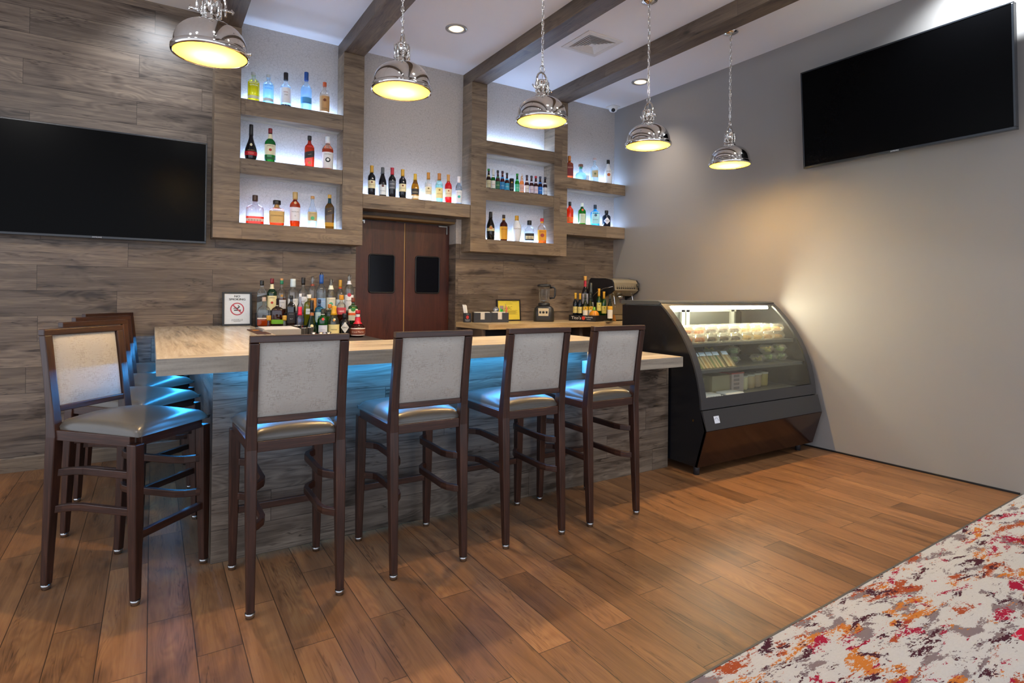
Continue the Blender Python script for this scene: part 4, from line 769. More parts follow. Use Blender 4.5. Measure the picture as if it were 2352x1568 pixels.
    ('bottle', 'bottle', 'square tequila bottle with gold cap and red label in the middle row', 'bottles crowded on the stepped back bar', 1.397, 5.035, 1.012, 0.2518, 0.0379, 'spirit', 5, 0.9, 'dcc8b4', '6a2c14', 0.36, [('cap', 0.84, 1.0, 'd8941c', 1.5), ('lab', 0.34, 0.58, 'b8404c', 80, (('1800', 0.45, 0.2, 'f0e8e8'),), 'label')]),
    ('bottle', 'bottle', 'square green bottle with stag roundel and orange stripe, middle row right end', 'bottles crowded on the stepped back bar', 1.499, 5.035, 1.012, 0.2295, 0.0402, 'square', 6, 0.8, '0c7020', '0c6a1c', 0.8, [('cap', 0.84, 1.0, '7a3820', 1.2), ('lab', 0.14, 0.7, 'dce0c8', 75, (), 'label'), ('dot', 0.56, 0.44, '2c8030'), ('lab', 0.34, 0.43, 'e0602c', 78, (), 'stripe')]),
    ('bottle', 'bottle', 'squat round amber bottle with gold stopper beside the grey paper box', 'bottles crowded on the stepped back bar', 0.791, 4.92, 0.908, 0.189, 0.0417, 'round', 2, 1, '8a4434', '6a1c14', 0.75, [('cap', 0.8, 1.0, 'c89428', 1.5)]),
    ('bottle', 'bottle', 'squat round clear bottle with gold stopper in the front row', 'bottles crowded on the stepped back bar', 0.91, 4.92, 0.908, 0.1877, 0.0405, 'round', 2, 1, 'ccd0cc', 'c4c8c4', 0.5, [('cap', 0.8, 1.0, 'c89c38', 1.5)]),
    ('bottle', 'bottle', 'slim bottle with bright red cap in the front row', 'bottles crowded on the stepped back bar', 1.028, 4.92, 0.908, 0.2577, 0.025, 'wine', 2, 1, 'd0c8c8', 'c84050', 0.4, [('cap', 0.74, 1.0, 'e02848', 1.5)]),
    ('bottle', 'bottle', 'green teardrop cognac bottle in the front row', 'bottles crowded on the stepped back bar', 1.123, 4.92, 0.908, 0.3115, 0.0438, 'cognac', 2, 1, '245c1c', '1c4a14', 0.8, [('cap', 0.7, 1.0, '1c1c1e', 1.15), ('neck', 0.6, 0.68, 'b06838'), ('dot', 0.33, 0.3, 'dcd4a0'), ('lab', 0.02, 0.12, 'c02028', 80, (), 'label')]),
    ('bottle', 'bottle', 'green gin bottle with white label in the front row', 'bottles crowded on the stepped back bar', 1.212, 4.92, 0.908, 0.2425, 0.0422, 'spirit', 2, 1, '0a7a1c', '0a7a1c', 0.8, [('cap', 0.82, 0.9, '202c24', 1.1), ('neck', 0.8, 0.88, 'dce4dc'), ('lab', 0.03, 0.44, 'ccd4e4', 55, (('Tanqueray', 0.28, 0.1, '384878'), ('DRY GIN', 0.2, 0.1, '384878')), 'label'), ('dot', 0.65, 0.26, 'b82c20')]),
    ('bottle', 'bottle', 'clear cognac bottle with long yellow neck and cream label in the front row', 'bottles crowded on the stepped back bar', 1.303, 4.92, 0.908, 0.2642, 0.0458, 'burg', 2, 1, 'b8b49c', '8a6c3c', 0.4, [('cap', 0.72, 1.0, 'd8a01c', 1.25), ('dot', 0.56, 0.22, 'a87030'), ('lab', 0.02, 0.42, 'dccf92', 80, (('Hennessy', 0.26, 0.13, '3c3420'),), 'label')]),
    ('bottle', 'bottle', 'black apothecary bottle with grey diamond label in the front row', 'bottles crowded on the stepped back bar', 1.396, 4.92, 0.908, 0.2008, 0.0435, 'round2', 2, 1, '14161a', '14161a', 1, [('cap', 0.8, 1.0, '16181c', 1.3), ('diamond', 0.42, 0.46, 'cfcfcc')]),
    ('bottle', 'bottle', 'round dark bottle with red neck and brown label, right end of the front row', 'bottles crowded on the stepped back bar', 1.508, 4.92, 0.908, 0.2261, 0.0652, 'round', 2, 1, '3a1814', '30100c', 0.8, [('cap', 0.88, 1.0, 'c01c2c', 1.2), ('neck', 0.76, 0.86, 'dcd4d4'), ('cap2', 0.5, 0.75, 'd8283c', 1.25), ('lab', 0.06, 0.34, 'f0e8e4', 82, (), 'label'), ('lab', 0.09, 0.31, '7a3a24', 76, (('Grand Marnier', 0.2, 0.1, 'f0d8c8'),), 'label')]),
    ('bottle', 'bottle', 'dark wine bottle with yellow foil, leftmost in the black carton', 'wine bottles on the back counter', 4.029, 5.1, 1.008, 0.2996, 0.0281, 'wine', 2, 1, '10161c', '10161c', 1, [('cap', 0.78, 1.0, 'd8a428', 1.2), ('lab', 0.26, 0.5, 'dcc878', 75, (('~', 0.4, 0.09, '605020'),), 'label')]),
    ('bottle', 'bottle', 'dark wine bottle with yellow foil, second from the left in the black carton', 'wine bottles on the back counter', 4.054, 5.05, 1.008, 0.2953, 0.0255, 'wine', 2, 1, '10161c', '10161c', 1, [('cap', 0.78, 1.0, 'd8a428', 1.2), ('lab', 0.26, 0.5, 'dcc878', 75, (('~', 0.4, 0.09, '605020'),), 'label')]),
    ('bottle', 'bottle', 'tall dark wine bottle with red neck, tallest one at the back of the black carton', 'wine bottles on the back counter', 4.199, 5.14, 1.008, 0.4928, 0.0367, 'wine', 2, 1, '140e10', '140e10', 1, [('cap', 0.9, 1.0, 'd8a048', 1.15), ('neck', 0.76, 0.9, 'b01c30'), ('lab', 0.36, 0.6, 'a8a8b4', 75, (('~', 0.5, 0.1, '404048'),), 'label')]),
    ('bottle', 'bottle', 'olive wine bottle with white and yellow label, third in the black carton', 'wine bottles on the back counter', 4.089, 5.0, 1.008, 0.2925, 0.0291, 'burg', 2, 1, '1c2410', '1c2410', 1, [('cap', 0.8, 1.0, '30322c', 1.15), ('lab', 0.05, 0.52, 'e8e0cc', 70, (), 'label'), ('lab', 0.38, 0.52, 'e0b030', 70, (), 'stripe'), ('dot', 0.46, 0.24, '6a4010')]),
    ('bottle', 'bottle', 'dark sparkling wine bottle with grey foil at the back of the black carton', 'wine bottles on the back counter', 4.236, 5.08, 1.008, 0.4157, 0.0316, 'burg', 2, 1, '1c1e1e', '1c1e1e', 1, [('cap', 0.7, 1.0, '4c504c', 1.2), ('lab', 0.34, 0.48, 'c8c4b4', 60, (), 'label')]),
    ('bottle', 'bottle', 'olive wine bottle with white and yellow label, beside the orange ball bottle', 'wine bottles on the back counter', 4.163, 5.0, 1.008, 0.2932, 0.0293, 'burg', 2, 1, '202810', '202810', 1, [('cap', 0.8, 1.0, '30322c', 1.15), ('lab', 0.05, 0.52, 'e8e0cc', 70, (), 'label'), ('lab', 0.38, 0.52, 'e0b030', 70, (), 'stripe'), ('dot', 0.46, 0.24, '6a4010')]),
    ('bottle', 'bottle', 'green wine bottle with yellow foil behind the orange ball bottle', 'wine bottles on the back counter', 4.244, 4.95, 1.008, 0.3513, 0.0268, 'wine', 2, 1, '1c6a24', '1c6a24', 0.8, [('cap', 0.76, 1.0, 'd8a020', 1.2), ('lab', 0.3, 0.56, 'dcd070', 75, (('~', 0.42, 0.09, '706020'),), 'label'), ('dot', 0.5, 0.24, '806828')]),
    ('bottle', 'bottle', 'bright green wine bottle with yellow foil, right of the tall green one', 'wine bottles on the back counter', 4.284, 4.912, 1.008, 0.3178, 0.0267, 'wine', 2, 1, '2c7a1c', '2c7a1c', 0.8, [('cap', 0.76, 1.0, 'd8a020', 1.2), ('lab', 0.24, 0.5, 'dccc60', 75, (('~', 0.36, 0.09, '706020'),), 'label'), ('dot', 0.44, 0.24, '806828')]),
    ('bottle', 'bottle', 'dark wine bottle with tall white and yellow label on a small wooden stand', 'wine bottles on the back counter', 4.255, 4.78, 1.012, 0.2806, 0.031, 'burg', 2, 1, '1c2010', '1c2010', 1, [('cap', 0.8, 1.0, '2c2e28', 1.15), ('lab', 0.08, 0.56, 'e8e0d0', 62, (), 'label'), ('lab', 0.42, 0.56, 'e0a828', 62, (), 'stripe')]),
]
def frame_at(prof, H, W, n, d, a, h):
    """point on the glass at angle a (0 faces the front) and height fraction h"""
    r = prof[-1][1]
    for (h0, r0), (h1, r1) in zip(prof, prof[1:]):
        if h0 <= h <= h1: r = r0+(r1-r0)*(h-h0)/max(1e-6, h1-h0); break
    ca, sa = cos(a-pi/2), sin(a-pi/2)
    if n != 2: g = (abs(ca)**n+abs(sa)**n)**(-1/n); ca *= g; sa *= g
    return r*W*ca, r*W*sa*d, h*H
def blabel(mb, prof, H, W, n, d, h0, h1, arc, off=.0008, slant=0., seg=14):
    vs = []; k = radians(arc)
    rows = 4
    for j in range(rows+1):
        for i in range(seg+1):
            a = -k+2*k*i/seg; h = h0+(h1-h0)*j/rows+slant*(i/seg-.5)
            x, y, z = frame_at(prof, H, W, n, d, a, h); L = math.hypot(x, y)
            vs.append((x*(1+off/max(L, .004)), y*(1+off/max(L, .004)), z))
    fs = [(j*(seg+1)+i, j*(seg+1)+i+1, (j+1)*(seg+1)+i+1, (j+1)*(seg+1)+i) for j in range(rows) for i in range(seg)]
    return mb.add(vs, fs, True)
def bbend(mb, pts, fs, prof, H, W, n, d, hc, off, slant=0.):
    vs = []
    for x, z in pts:
        _, _, _ = 0, 0, 0
        a = max(-1.5, min(1.5, x/W)); h = min(.99, max(.01, hc+z/H+slant*a/3))
        X, Y, Zz = frame_at(prof, H, W, n, d, a, h); L = max(math.hypot(X, Y), .004)
        vs.append((X*(1+off/L), Y*(1+off/L), Zz))
    return mb.add(vs, fs)
DARKEN = {}
def lum(c): r, g, b, _ = lin(c); return .3*r+.6*g+.1*b
def lighter(c):
    return ''.join('%02x' % int(255-(255-int(c[i:i+2], 16))*.5) for i in (0, 2, 4))
def bottle_mats(g, l, fill):
    if fill >= 1 and lum(l) > .5: return [plain(g, .25), plain(l, .25)]
    def one(c, liquid):
        if lum(c) < .025: return plain(c, .07, 0, 'dark_glass')
        if liquid: return glass('liquid_'+c, c, .03, .55, body=.55)
        return glass('glass_'+c, lighter(c) if lum(c) > .35 else c, .02, .7, body=.07)
    return [one(g, False), one(l, g != l or lum(l) < .5)]
def bottle(spec):
    name, cat, label, group, x, y, z, H, W, pn, n, d, g, l, fill, parts = spec
    prof = PROF[pn]
    face = math.atan2(x, y)            # labels are turned towards the front of the bar, a little to the middle
    t = empty(name, (x, y, z+.0006), -face*.75); tag(t, label, cat, group)
    P = [(r*W, h*H) for h, r in prof]
    # thin out the body at the fill line so that liquid and empty glass part there
    fz = fill*H; Q = []
    for (r0, z0), (r1, z1) in zip(P, P[1:]):
        Q.append((r0, z0))
        if z0 < fz < z1: Q.append((r0+(r1-r0)*(fz-z0)/(z1-z0), fz))
    Q.append(P[-1])
    gm = bottle_mats(g, l, fill)
    if name == 'beer_can': gm = [plain(g, .3, .3)]*2
    body = MB().lathe(Q, n=24, p=n, dy=d, mif=lambda q: 1 if q < fz else 0).build('can_body' if name == 'beer_can' else 'glass_body', gm, t)
    for p in parts:
        k = p[0]
        if k in ('cap', 'cap2'):
            _, h0, h1, c, w = p
            pr = []
            for j in range(5):
                h = h0+(h1-h0)*j/4; X, Y, Zz = frame_at(prof, H, W, 2, 1, pi/2, h); pr.append((abs(X)*w+.0006, h*H))
            if k == 'cap' and pn not in ('wine', 'burg', 'cognac'): r = max(q[0] for q in pr); pr = [(r, q[1]) for q in pr]
            if k == 'cap': pr = [(pr[0][0]*.98, pr[0][1])]+pr+[(pr[-1][0]*.9, pr[-1][1]+.002), (.0005, pr[-1][1]+.0025)]
            MB().lathe(pr, n=20, cap=(k == 'cap')).build('cap' if k == 'cap' else 'neck_ribbon', plain(c, .35), t)
        elif k == 'neck':
            _, h0, h1, c = p
            pr = []
            for j in range(5):
                h = h0+(h1-h0)*j/4; X, Y, Zz = frame_at(prof, H, W, 2, 1, pi/2, h); pr.append((abs(X)+.001, h*H))
            MB().lathe(pr, n=20, cap=False).build('neck_label', plain(c, .5), t)
        elif k == 'pourer':
            h = p[1]*H; r = W*.3; top = H
            MB().lathe([(r, h), (r, h+.006), (r*.55, h+.008), (r*.5, h+(top-h)*.45), (r*.16, top), (.0005, top)], n=14).build('pourer', m_steel, t)
            b = MB().tube([(r*.5, 0, h+.008), (r*1.5, 0, h+(top-h)*.4), (r*1.8, 0, h+(top-h)*.75)], .0018, 6); b.build('pourer_spout', m_steel, t)
        elif k == 'lab':
            _, h0, h1, c, arc, txt, nm = p
            lo = None
            off = .0016 if nm == 'stripe' else (.0014 if arc >= 76 and arc < 80 else .0008)
            if c: lo = blabel(MB(), prof, H, W, n, d, h0, h1, min(arc, 179), off).build('label_stripe' if nm == 'stripe' else 'label', plain(c, .6), t)
            bycol = {}
            for s, hc, sz, tc in txt:
                size = sz*W*2.
                if s == '~':      # small print too fine to read: rows of short dashes
                    q_ = bycol.setdefault(tc, MB()); ww = 2*W*min(radians(arc), 1.15)*.62
                    for r_ in range(3):
                        for k_ in range(5):
                            x0 = -ww/2+ww*(k_+.1*(r_ % 2))/5; x1 = x0+ww*.13; zc = -r_*size*.45; hh = size*(.17 if r_ else .26)
                            bbend(q_, [(x0, zc-hh/2), (x1, zc-hh/2), (x1, zc+hh/2), (x0, zc+hh/2)], [(0, 1, 2, 3)], prof, H, W, n, d, hc, off+.0012)
                    continue
                V, Fc, w = text2d(s, size); mw = 2*W*min(radians(arc), 1.15)*.86
                kx = min(1., mw/w)
                bbend(bycol.setdefault(tc, MB()), [(a*kx, b) for a, b in V], Fc, prof, H, W, n, d, hc, off+.0012)
            for tc, mb in bycol.items(): mb.build('lettering', plain(tc, .6), lo or t)
        elif k == 'dot':
            _, hc, sz, c = p; R = sz*W
            pts = [(0, 0)]+[(R*cos(2*pi*i/16), R*sin(2*pi*i/16)) for i in range(16)]
            fs = [(0, i+1, (i+1) % 16+1) for i in range(16)]
            off = .0024 if c in ('f2f0ec', 'eceeee', 'e0a050', 'e8c890') else .0020
            bbend(MB(), pts, fs, prof, H, W, n, d, hc, off).build('emblem', plain(c, .5), t)
        elif k == 'diamond':
            _, hc, sz, c = p; w = W*.82; hh = sz*H*.5
            gr = 6; pts = []; fs = []
            for j in range(gr+1):
                for i in range(gr+1):
                    a = i/gr-.5; b = j/gr-.5; pts.append(((a-b)*w, (a+b)*hh))
            fs = [(j*(gr+1)+i, j*(gr+1)+i+1, (j+1)*(gr+1)+i+1, (j+1)*(gr+1)+i) for j in range(gr) for i in range(gr)]
            lo = bbend(MB(), pts, fs, prof, H, W, n, d, hc, .001).build('diamond_label', plain(c, .6), t)
            V, Fc, tw = text2d("HENDRICK'S", .012); kx = min(1, w*1.2/tw)
            bbend(MB(), [(a*kx, b) for a, b in V], Fc, prof, H, W, n, d, hc, .0022).build('lettering', plain('303038', .6), lo)
        elif k == 'sash':
            h0, h1, c = p[1:4]; txt = p[4] if len(p) > 4 else ()
            sl = (h1-h0)*.7
            lo = blabel(MB(), prof, H, W, n, d, h0, h1, 88, .0008, sl).build('slanted_label', plain(c, .5), t)
            for s, hc, sz, tc in txt:
                V, Fc, w = text2d(s, sz*W); kx = min(1., 2*W*.8/w)
                bbend(MB(), [(a*kx, b) for a, b in V], Fc, prof, H, W, n, d, hc, .0022, sl).build('lettering', plain(tc, .6), lo)
    return t
for b_ in BOTTLES: bottle(b_)

# ------------------------------------------------------------------ refrigerated display case
FX0, FX1 = 3.335, 4.775
t = empty('display_case', (0, 0, 0)); tag(t, 'black curved glass refrigerated display case at the end of the bar', 'display case')
curve = [(3.161, 1.232), (3.110, 1.190), (3.049, 1.130), (2.994, 1.068), (2.941, .998), (2.897, .930), (2.859, .858), (2.828, .784), (2.803, .705), (2.785, .630), (2.773, .565), (2.764, .478)]
m_case = plain('17171a', .22); m_frame = plain('39393b', .38); m_in = plain('8d9088', .35)
m_bumpu = plain('333335', .4)
body = [(3.59, 1.215), (3.17, 1.215)]+[(y+.012, z-.004) for y, z in curve[1:]]+[(2.772, .468), (2.722, .336), (2.800, .062), (3.59, .062)]
for a, b in ((FX0, FX0+.022), (FX1-.022, FX1)): MB().prism(body, 0, a, b).build('side_panel', m_case, t)
def csweep(mb, x0, x1, pts, th=.012, nx=1):
    """a sheet following the curve between x0 and x1"""
    n = len(pts); vs = []
    nor = []
    for i in range(n):
        a = Vector(pts[max(0, i-1)]); b = Vector(pts[min(n-1, i+1)]); d = (b-a).normalized(); nor.append(Vector((-d.y, d.x)))
    for x in (x0, x1):
        for (y, z), q in zip(pts, nor): vs.append((x, y, z))
        for (y, z), q in zip(pts, nor): vs.append((x, y-q.x*th, z-q.y*th))
    fs = []
    for i in range(n-1):
        fs += [(i, i+1, 2*n+i+1, 2*n+i), (n+i, 3*n+i, 3*n+i+1, n+i+1), (i, n+i, n+i+1, i+1), (2*n+i, 2*n+i+1, 3*n+i+1, 3*n+i)]
    fs += [(0, 2*n, 3*n, n), (n-1, 2*n-1, 4*n-1, 3*n-1)]
    return mb.add(vs, fs)
f = MB()
csweep(f, FX0-.001, FX0+.058, curve, -.014); csweep(f, FX1-.058, FX1+.001, curve, -.014)
csweep(f, FX0+.058, FX1-.058, [curve[0], (3.142, 1.216)], -.014)
k = len(curve)-1
csweep(f, FX0+.058, FX1-.058, [(2.7727, .560), curve[k]], -.014)
f.build('front_frame', m_frame, t)
g = MB(); csweep(g, FX0+.056, FX1-.056, [(3.146, 1.216)]+[(y+.004, z) for y, z in curve[1:-1]], -.003)
g.build('curved_glass', glass('case_glass', 'f6f8f4', .01, .13), t)
tp = MB().prism([(3.60, 1.222), (3.60, 1.252), (3.19, 1.252), (3.160, 1.240), (3.175, 1.222)], 0, FX0-.004, FX1+.002); tp.build('top', plain('6c7276', .28, .7), t, .002)
p = MB(); p.prism([(2.775, .470), (2.755, .474), (2.716, .336), (2.740, .336)], 0, FX0, FX1+.006); p.build('upper_kick_panel', m_bumpu, t, .002)
p = MB(); p.prism([(2.716, .334), (2.796, .060), (2.82, .060), (2.74, .334)], 0, FX0, FX1+.006); p.build('lower_kick_panel', plain('2b160f', .14), t, .002)
i_ = MB(); i_.box(FX0+.022, FX1-.022, 3.545, 3.585, .50, 1.215); i_.build('rear_wall', plain('3c3e3a', .4), t)
i_ = MB()
for xa in (FX0+.10, FX0+.66, FX0+.72, FX1-.10): i_.box(xa-.022, xa+.022, 3.52, 3.543, .52, 1.19)
i_.box(FX0+.05, FX1-.05, 3.52, 3.543, 1.15, 1.19); i_.build('rear_door_frame', plain('9a9c94', .35), t)
MB().box(FX0+.023, FX1-.023, 2.79, 3.54, .500, .522).build('deck', plain('8a8578', .4), t)
MB().box(FX0+.023, FX1-.023, 2.80, 3.58, .07, .499).build('base', m_black, t)
MB().box(FX0+.023, FX1-.023, 3.18, 3.58, 1.2085, 1.2175).build('ceiling_panel', plain('c8c8c0', .4), t)
MB().box(FX0+.026, FX1-.026, 2.955, 3.50, .906, .930).build('shelf', plain('4c4e50', .3), t, .002)
MB().box(FX0+.026, FX1-.026, 2.868, 3.50, .718, .744).build('shelf', plain('4c4e50', .3), t, .002)
m_tube = glow((1., .93, .74, 1), 190., 'case_tube')
for a, b in ((3.46, 4.215), (4.235, 4.66)): MB().tube([(a, 3.155, 1.196), (b, 3.155, 1.196)], .011, 10).build('light_tube', m_tube, t)
for x, y in ((FX0+.035, 2.835), (FX1-.12, 2.85), (FX0+.035, 3.5), (FX1-.12, 3.5)): MB().lathe([(.022, 0), (.022, .06), (.016, .07)], (x, y, 0), 14).build('foot', plain('2c2c30', .5), t)
s = MB(); s.add([(3.433, 2.7410-.0008, .430), (3.490, 2.7410-.0008, .430), (3.490, 2.7268-.0008, .381), (3.433, 2.7268-.0008, .381)], [(0, 3, 2, 1)]); so = s.build('logo_plate', plain('dfe6f2', .4), t)
def onbump(x, z): return (x, 2.716+(z-.336)*.039/.138-.0022, z)
l = MB(); ar = [onbump(3.440+.044*i/10, .396+.022*sin(pi*(.15+.85*i/10))) for i in range(11)]
l.tube(ar, .0014, 5); lettering(l, 'isa', onbump(3.463, .399), (1, 0, 0), (0, .27, .96), .012, .04); l.build('logo', plain('4a5878', .5), so)
MB().box(FX0-.003, FX0, 2.835, 2.842, .385, .40).build('side_clip', m_gold, t)

# ---- food in the case
m_clam = glass('clamshell', 'f4f4ee', .06, .5, body=.2)
def clam(x, y, z, col, l, w=.125, dp=.115, hh=.062):
    e = empty('pastry_box', (x, y, z+.0005)); tag(e, l, 'food container', 'clear pastry boxes on the top shelf of the case')
    q = MB().lathe([(w*.42, 0), (w*.52, .028), (w*.54, .030), (w*.54, .033), (w*.50, .036), (w*.42, hh), (.001, hh+.001)], n=24, p=6, dy=dp/w); q.build('clear_shell', m_clam, e)
    q = MB()
    for k in (-1, 0, 1): q.lathe([(.001, .004), (.016, .005), (.021, .018), (.017, .032), (.006, .038), (.001, .039)], (k*w*.27, 0, 0), 14, dy=2.)
    q.build('pastries', plain(col, .6), e)
cols = ['c87838', 'c87838', '4a2a20', '4a2a20', '4a2a20', 'dcb468', 'e0bc74', 'c89858', 'b88a50']
nm = ['orange', 'orange', 'dark brown', 'dark brown', 'dark brown', 'pale yellow', 'pale yellow', 'golden', 'golden']
for r_, (yy, zz, dx) in enumerate(((3.045, .930, 0), (3.06, .9945, .008), (3.20, .930, .02), (3.21, .9945, .02), (3.36, .930, .01))):
    for i in range(9):
        clam(3.475+.144*i+dx, yy, zz, cols[i], 'clear box of %s pastries, top shelf, %s, %s from left' % (nm[i], ['front row bottom layer', 'front row upper layer', 'middle row bottom layer', 'middle row upper layer', 'back row'][r_], ['first', 'second', 'third', 'fourth', 'fifth', 'sixth', 'seventh', 'eighth', 'ninth'][i]))
# sandwich wedges leaning back on the middle shelf
m_film = glass('wrap', 'f2f2ea', .05, .5, body=.14)
for i in range(5):
    x = 3.50+.078*i+(.03 if i == 4 else 0)
    e = empty('sandwich_pack', (x, 2.885, .7445), radians(-12)); tag(e, 'clear wedge pack with sandwich on the middle shelf, %s from the left' % ['first', 'second', 'third', 'fourth', 'fifth and separate'][i], 'sandwich', 'sandwich packs on the middle shelf')
    pf = [(0, 0), (.15, .0), (.15, .115), (.125, .120)]
    MB().prism(pf, 0, -.034, .034).build('clear_pack', m_film, e)
    MB().prism([(.015, .004), (.145, .004), (.145, .098), (.125, .104)], 0, -.030, -.010).build('bread', plain(['d8c49a', 'e0d0ac', 'd2b888', 'dccaa0', 'e2d2a8'][i], .8), e)
    MB().prism([(.02, .004), (.143, .004), (.143, .096), (.125, .102)], 0, -.0095, .0095).build('filling', plain(['7c9048', 'c8a060', '86985a', '6c8c48', 'c49a58'][i], .8), e)
    MB().prism([(.015, .004), (.145, .004), (.145, .098), (.125, .104)], 0, .010, .030).build('bread', plain('d8c49a', .8), e)
    s = MB(); s.add([(-.028, .092-.0012, .0883), (.028, .092-.0012, .0883), (.028, .118-.0012, .1133), (-.028, .118-.0012, .1133)], [(0, 1, 2, 3)]); s.build('sticker', plain('c4d8ec', .5), e)
def bowl(x, y, z, c1, c2, l):
    e = empty('salad_bowl', (x, y, z+.0005)); tag(e, l, 'food container', 'clear salad bowls on the middle shelf')
    MB().lathe([(.034, 0), (.052, .020), (.060, .036), (.070, .038), (.070, .041), (.060, .043), (.054, .062), (.036, .070), (.001, .071)], n=26).build('clear_bowl', m_clam, e)
    q = MB(); rnd = random.Random(int(x*1000))
    for k in range(12):
        a = rnd.random()*6.28; r = rnd.random()*.034; q.ball((r*cos(a), r*sin(a), .022+rnd.random()*.022), .016, 8, 6, .7)
    q.build('salad', plain(c1, .7), e)
    q = MB()
    for k in range(6):
        a = rnd.random()*6.28; r = .02+rnd.random()*.022; q.ball((r*cos(a), r*sin(a), .042+rnd.random()*.012), .010, 8, 6, .8)
    q.build('topping', plain(c2, .6), e)
bowl(4.005, 3.02, .744, '5c7c3c', '7c9c54', 'green salad bowl behind the sandwich packs, bottom one')
bowl(4.005, 3.02, .8165, '5a8a5a', '74a070', 'green salad bowl on top, behind the sandwich packs')
bowl(3.865, 3.125, .744, '7a8a3a', 'a8a848', 'salad bowl near the left side behind the sandwiches, bottom one')
bowl(3.865, 3.125, .8165, '8c9c3a', 'c0b84c', 'yellow-green salad bowl on top, near the left side behind the sandwiches')
bowl(4.300, 2.99, .744, '8a8440', '4a3450', 'fruit bowl with dark berries at the right of the middle shelf')
bowl(4.445, 2.985, .744, '86a858', '9cc070', 'pale green salad bowl at the right of the middle shelf, bottom one')
bowl(4.405, 2.99, .8165, 'a8a832', 'd8c048', 'yellow-green salad bowl on top of the right stack')
bowl(4.60, 2.99, .744, '6c8c3c', '8ca858', 'green salad bowl nearest the right side of the case, bottom one')
bowl(4.59, 2.99, .8165, '7c9c3c', '9cb458', 'green salad bowl nearest the right side of the case, upper one')
# bins and cartons on the deck
m_bin = glass('frosted_bin', 'ece6cc', .2, .25, body=.6, bodycol='efe8cc')
def binbox(x0, x1, y0, y1, z1, l, fc, fh):
    e = empty('storage_bin', ((x0+x1)/2, (y0+y1)/2, .5225)); tag(e, l, 'bin', 'frosted bins at the bottom of the case')
    a, b = (x1-x0)/2, (y1-y0)/2; h = z1-.5225; w = .004
    q = MB(); q.box(-a, a, -b, -b+w, 0, h); q.box(-a, a, b-w, b, 0, h); q.box(-a, -a+w, -b+w, b-w, 0, h); q.box(a-w, a, -b+w, b-w, 0, h); q.box(-a+w, a-w, -b+w, b-w, 0, w)
    q.build('bin_body', m_bin, e)
    q = MB(); q.box(-a-.006, a+.006, -b-.006, -b, h-.008, h); q.box(-a-.006, a+.006, b, b+.006, h-.008, h); q.box(-a-.006, -a, -b, b, h-.008, h); q.box(a, a+.006, -b, b, h-.008, h); q.build('bin_rim', m_bin, e)
    MB().box(-a+.012, a-.012, -b+.012, b-.012, .005, fh).build('contents', plain(fc, .8), e)
binbox(3.47, 3.67, 3.02, 3.30, .655, 'smaller frosted bin at the bottom left of the case', 'b8ac80', .06)
binbox(3.69, 3.90, 2.96, 3.30, .672, 'taller frosted bin beside the smaller one at the bottom of the case', 'c0b488', .05)
e = empty('carton', (4.00, 3.10, .5225)); tag(e, 'white and grey carton with a red top at the bottom of the case', 'box')
MB().box(-.075, .075, -.14, .14, 0, .150).build('box', plain('b8a8a2', .7), e); q = MB()
for k in range(4): q.box(-.05, .02, -.1408, -.1400, .028+.032*k, .048+.032*k)
q.build('printed_panel', plain('8a7c7c', .7), e)
MB().box(-.078, .078, -.143, .143, .150, .160).build('lid', plain('a8403a', .6), e)
for i, (x, c) in enumerate(((4.16, 'e0d8ac'), (4.28, 'c8b084'), (4.40, 'b8a080'), (4.52, 'c0a858'))):
    e = empty('food_jar', (x, 3.04+.02*i, .5225)); tag(e, 'pale round tub at the bottom of the case, %s from the carton' % ['first', 'second', 'third', 'fourth'][i], 'jar', 'round tubs at the bottom of the case')
    MB().lathe([(.040, 0), (.046, .01), (.048, .10), (.046, .105)], n=22).build('tub', plain(c, .5), e); MB().lathe([(.050, .104), (.050, .116), (.044, .120)], n=22).build('lid', plain('d8d4c0', .5), e)
for i, (x, y) in enumerate(((3.545, 2.895), (3.79, 2.875))):
    e = empty('foam_tray', (x, y, .5225)); tag(e, 'white ridged foam container at the bottom front of the case, %s one' % ['left', 'right'][i], 'food container', 'white foam containers')
    q = MB().lathe([(.085, 0), (.105, .022), (.108, .024), (.100, .036), (.001, .038)], n=32, p=7, dy=.62); q.build('box', plain('d2d6dc', .7), e)
    q = MB()
    for k in range(8): q.ball((-.105+.03*k, -.064, .018), .010, 8, 6)
    q.build('ridges', plain('d2d6dc', .7), e)
o = MB().box(3.40, 3.50, 2.81, 2.86, .5225, .533).build('price_card', plain('b8605c', .6)); tag(o, 'reddish card lying in the front left corner of the case', 'card')

# ------------------------------------------------------------------ televisions
m_screen = plain('050506', .25, name='screen', spec=.05); m_bez = plain('22262c', .25)
def tv(w, h, label, parts):
    e = empty('television'); tag(e, label, 'television', 'wall televisions')
    MB().box(-w/2+.012, w/2-.012, .0, .012, -h/2+.018, h/2-.012).build('screen', m_screen, e)
    q = MB(); q.box(-w/2, w/2, -.003, .045, -h/2, -h/2+.018); q.box(-w/2, w/2, -.003, .045, h/2-.012, h/2); q.box(-w/2, -w/2+.012, -.003, .045, -h/2+.018, h/2-.012); q.box(w/2-.012, w/2, -.003, .045, -h/2+.018, h/2-.012)
    q.build('bezel', m_bez, e, .002)
    MB().box(-w/2+.01, w/2-.01, .013, .06, -h/2+.02, h/2-.02).build('back_cover', m_black, e)
    MB().box(-.25, .25, .06, parts, -h*.2, h*.2).build('wall_bracket', m_black, e)
    q = MB(); lettering(q, 'SAMSUNG', (0, -.0036, -h/2+.009), (1, 0, 0), (0, 0, 1), .009, .07); q.build('logo', plain('c8ccd4', .4), e)
    return e
e = tv(1.415, .800, 'large black wall television on the plank wall, cut by the left edge', .1168); e.location = (-.348, 5.185, 2.066); e.rotation_euler = (0, 0, 0)
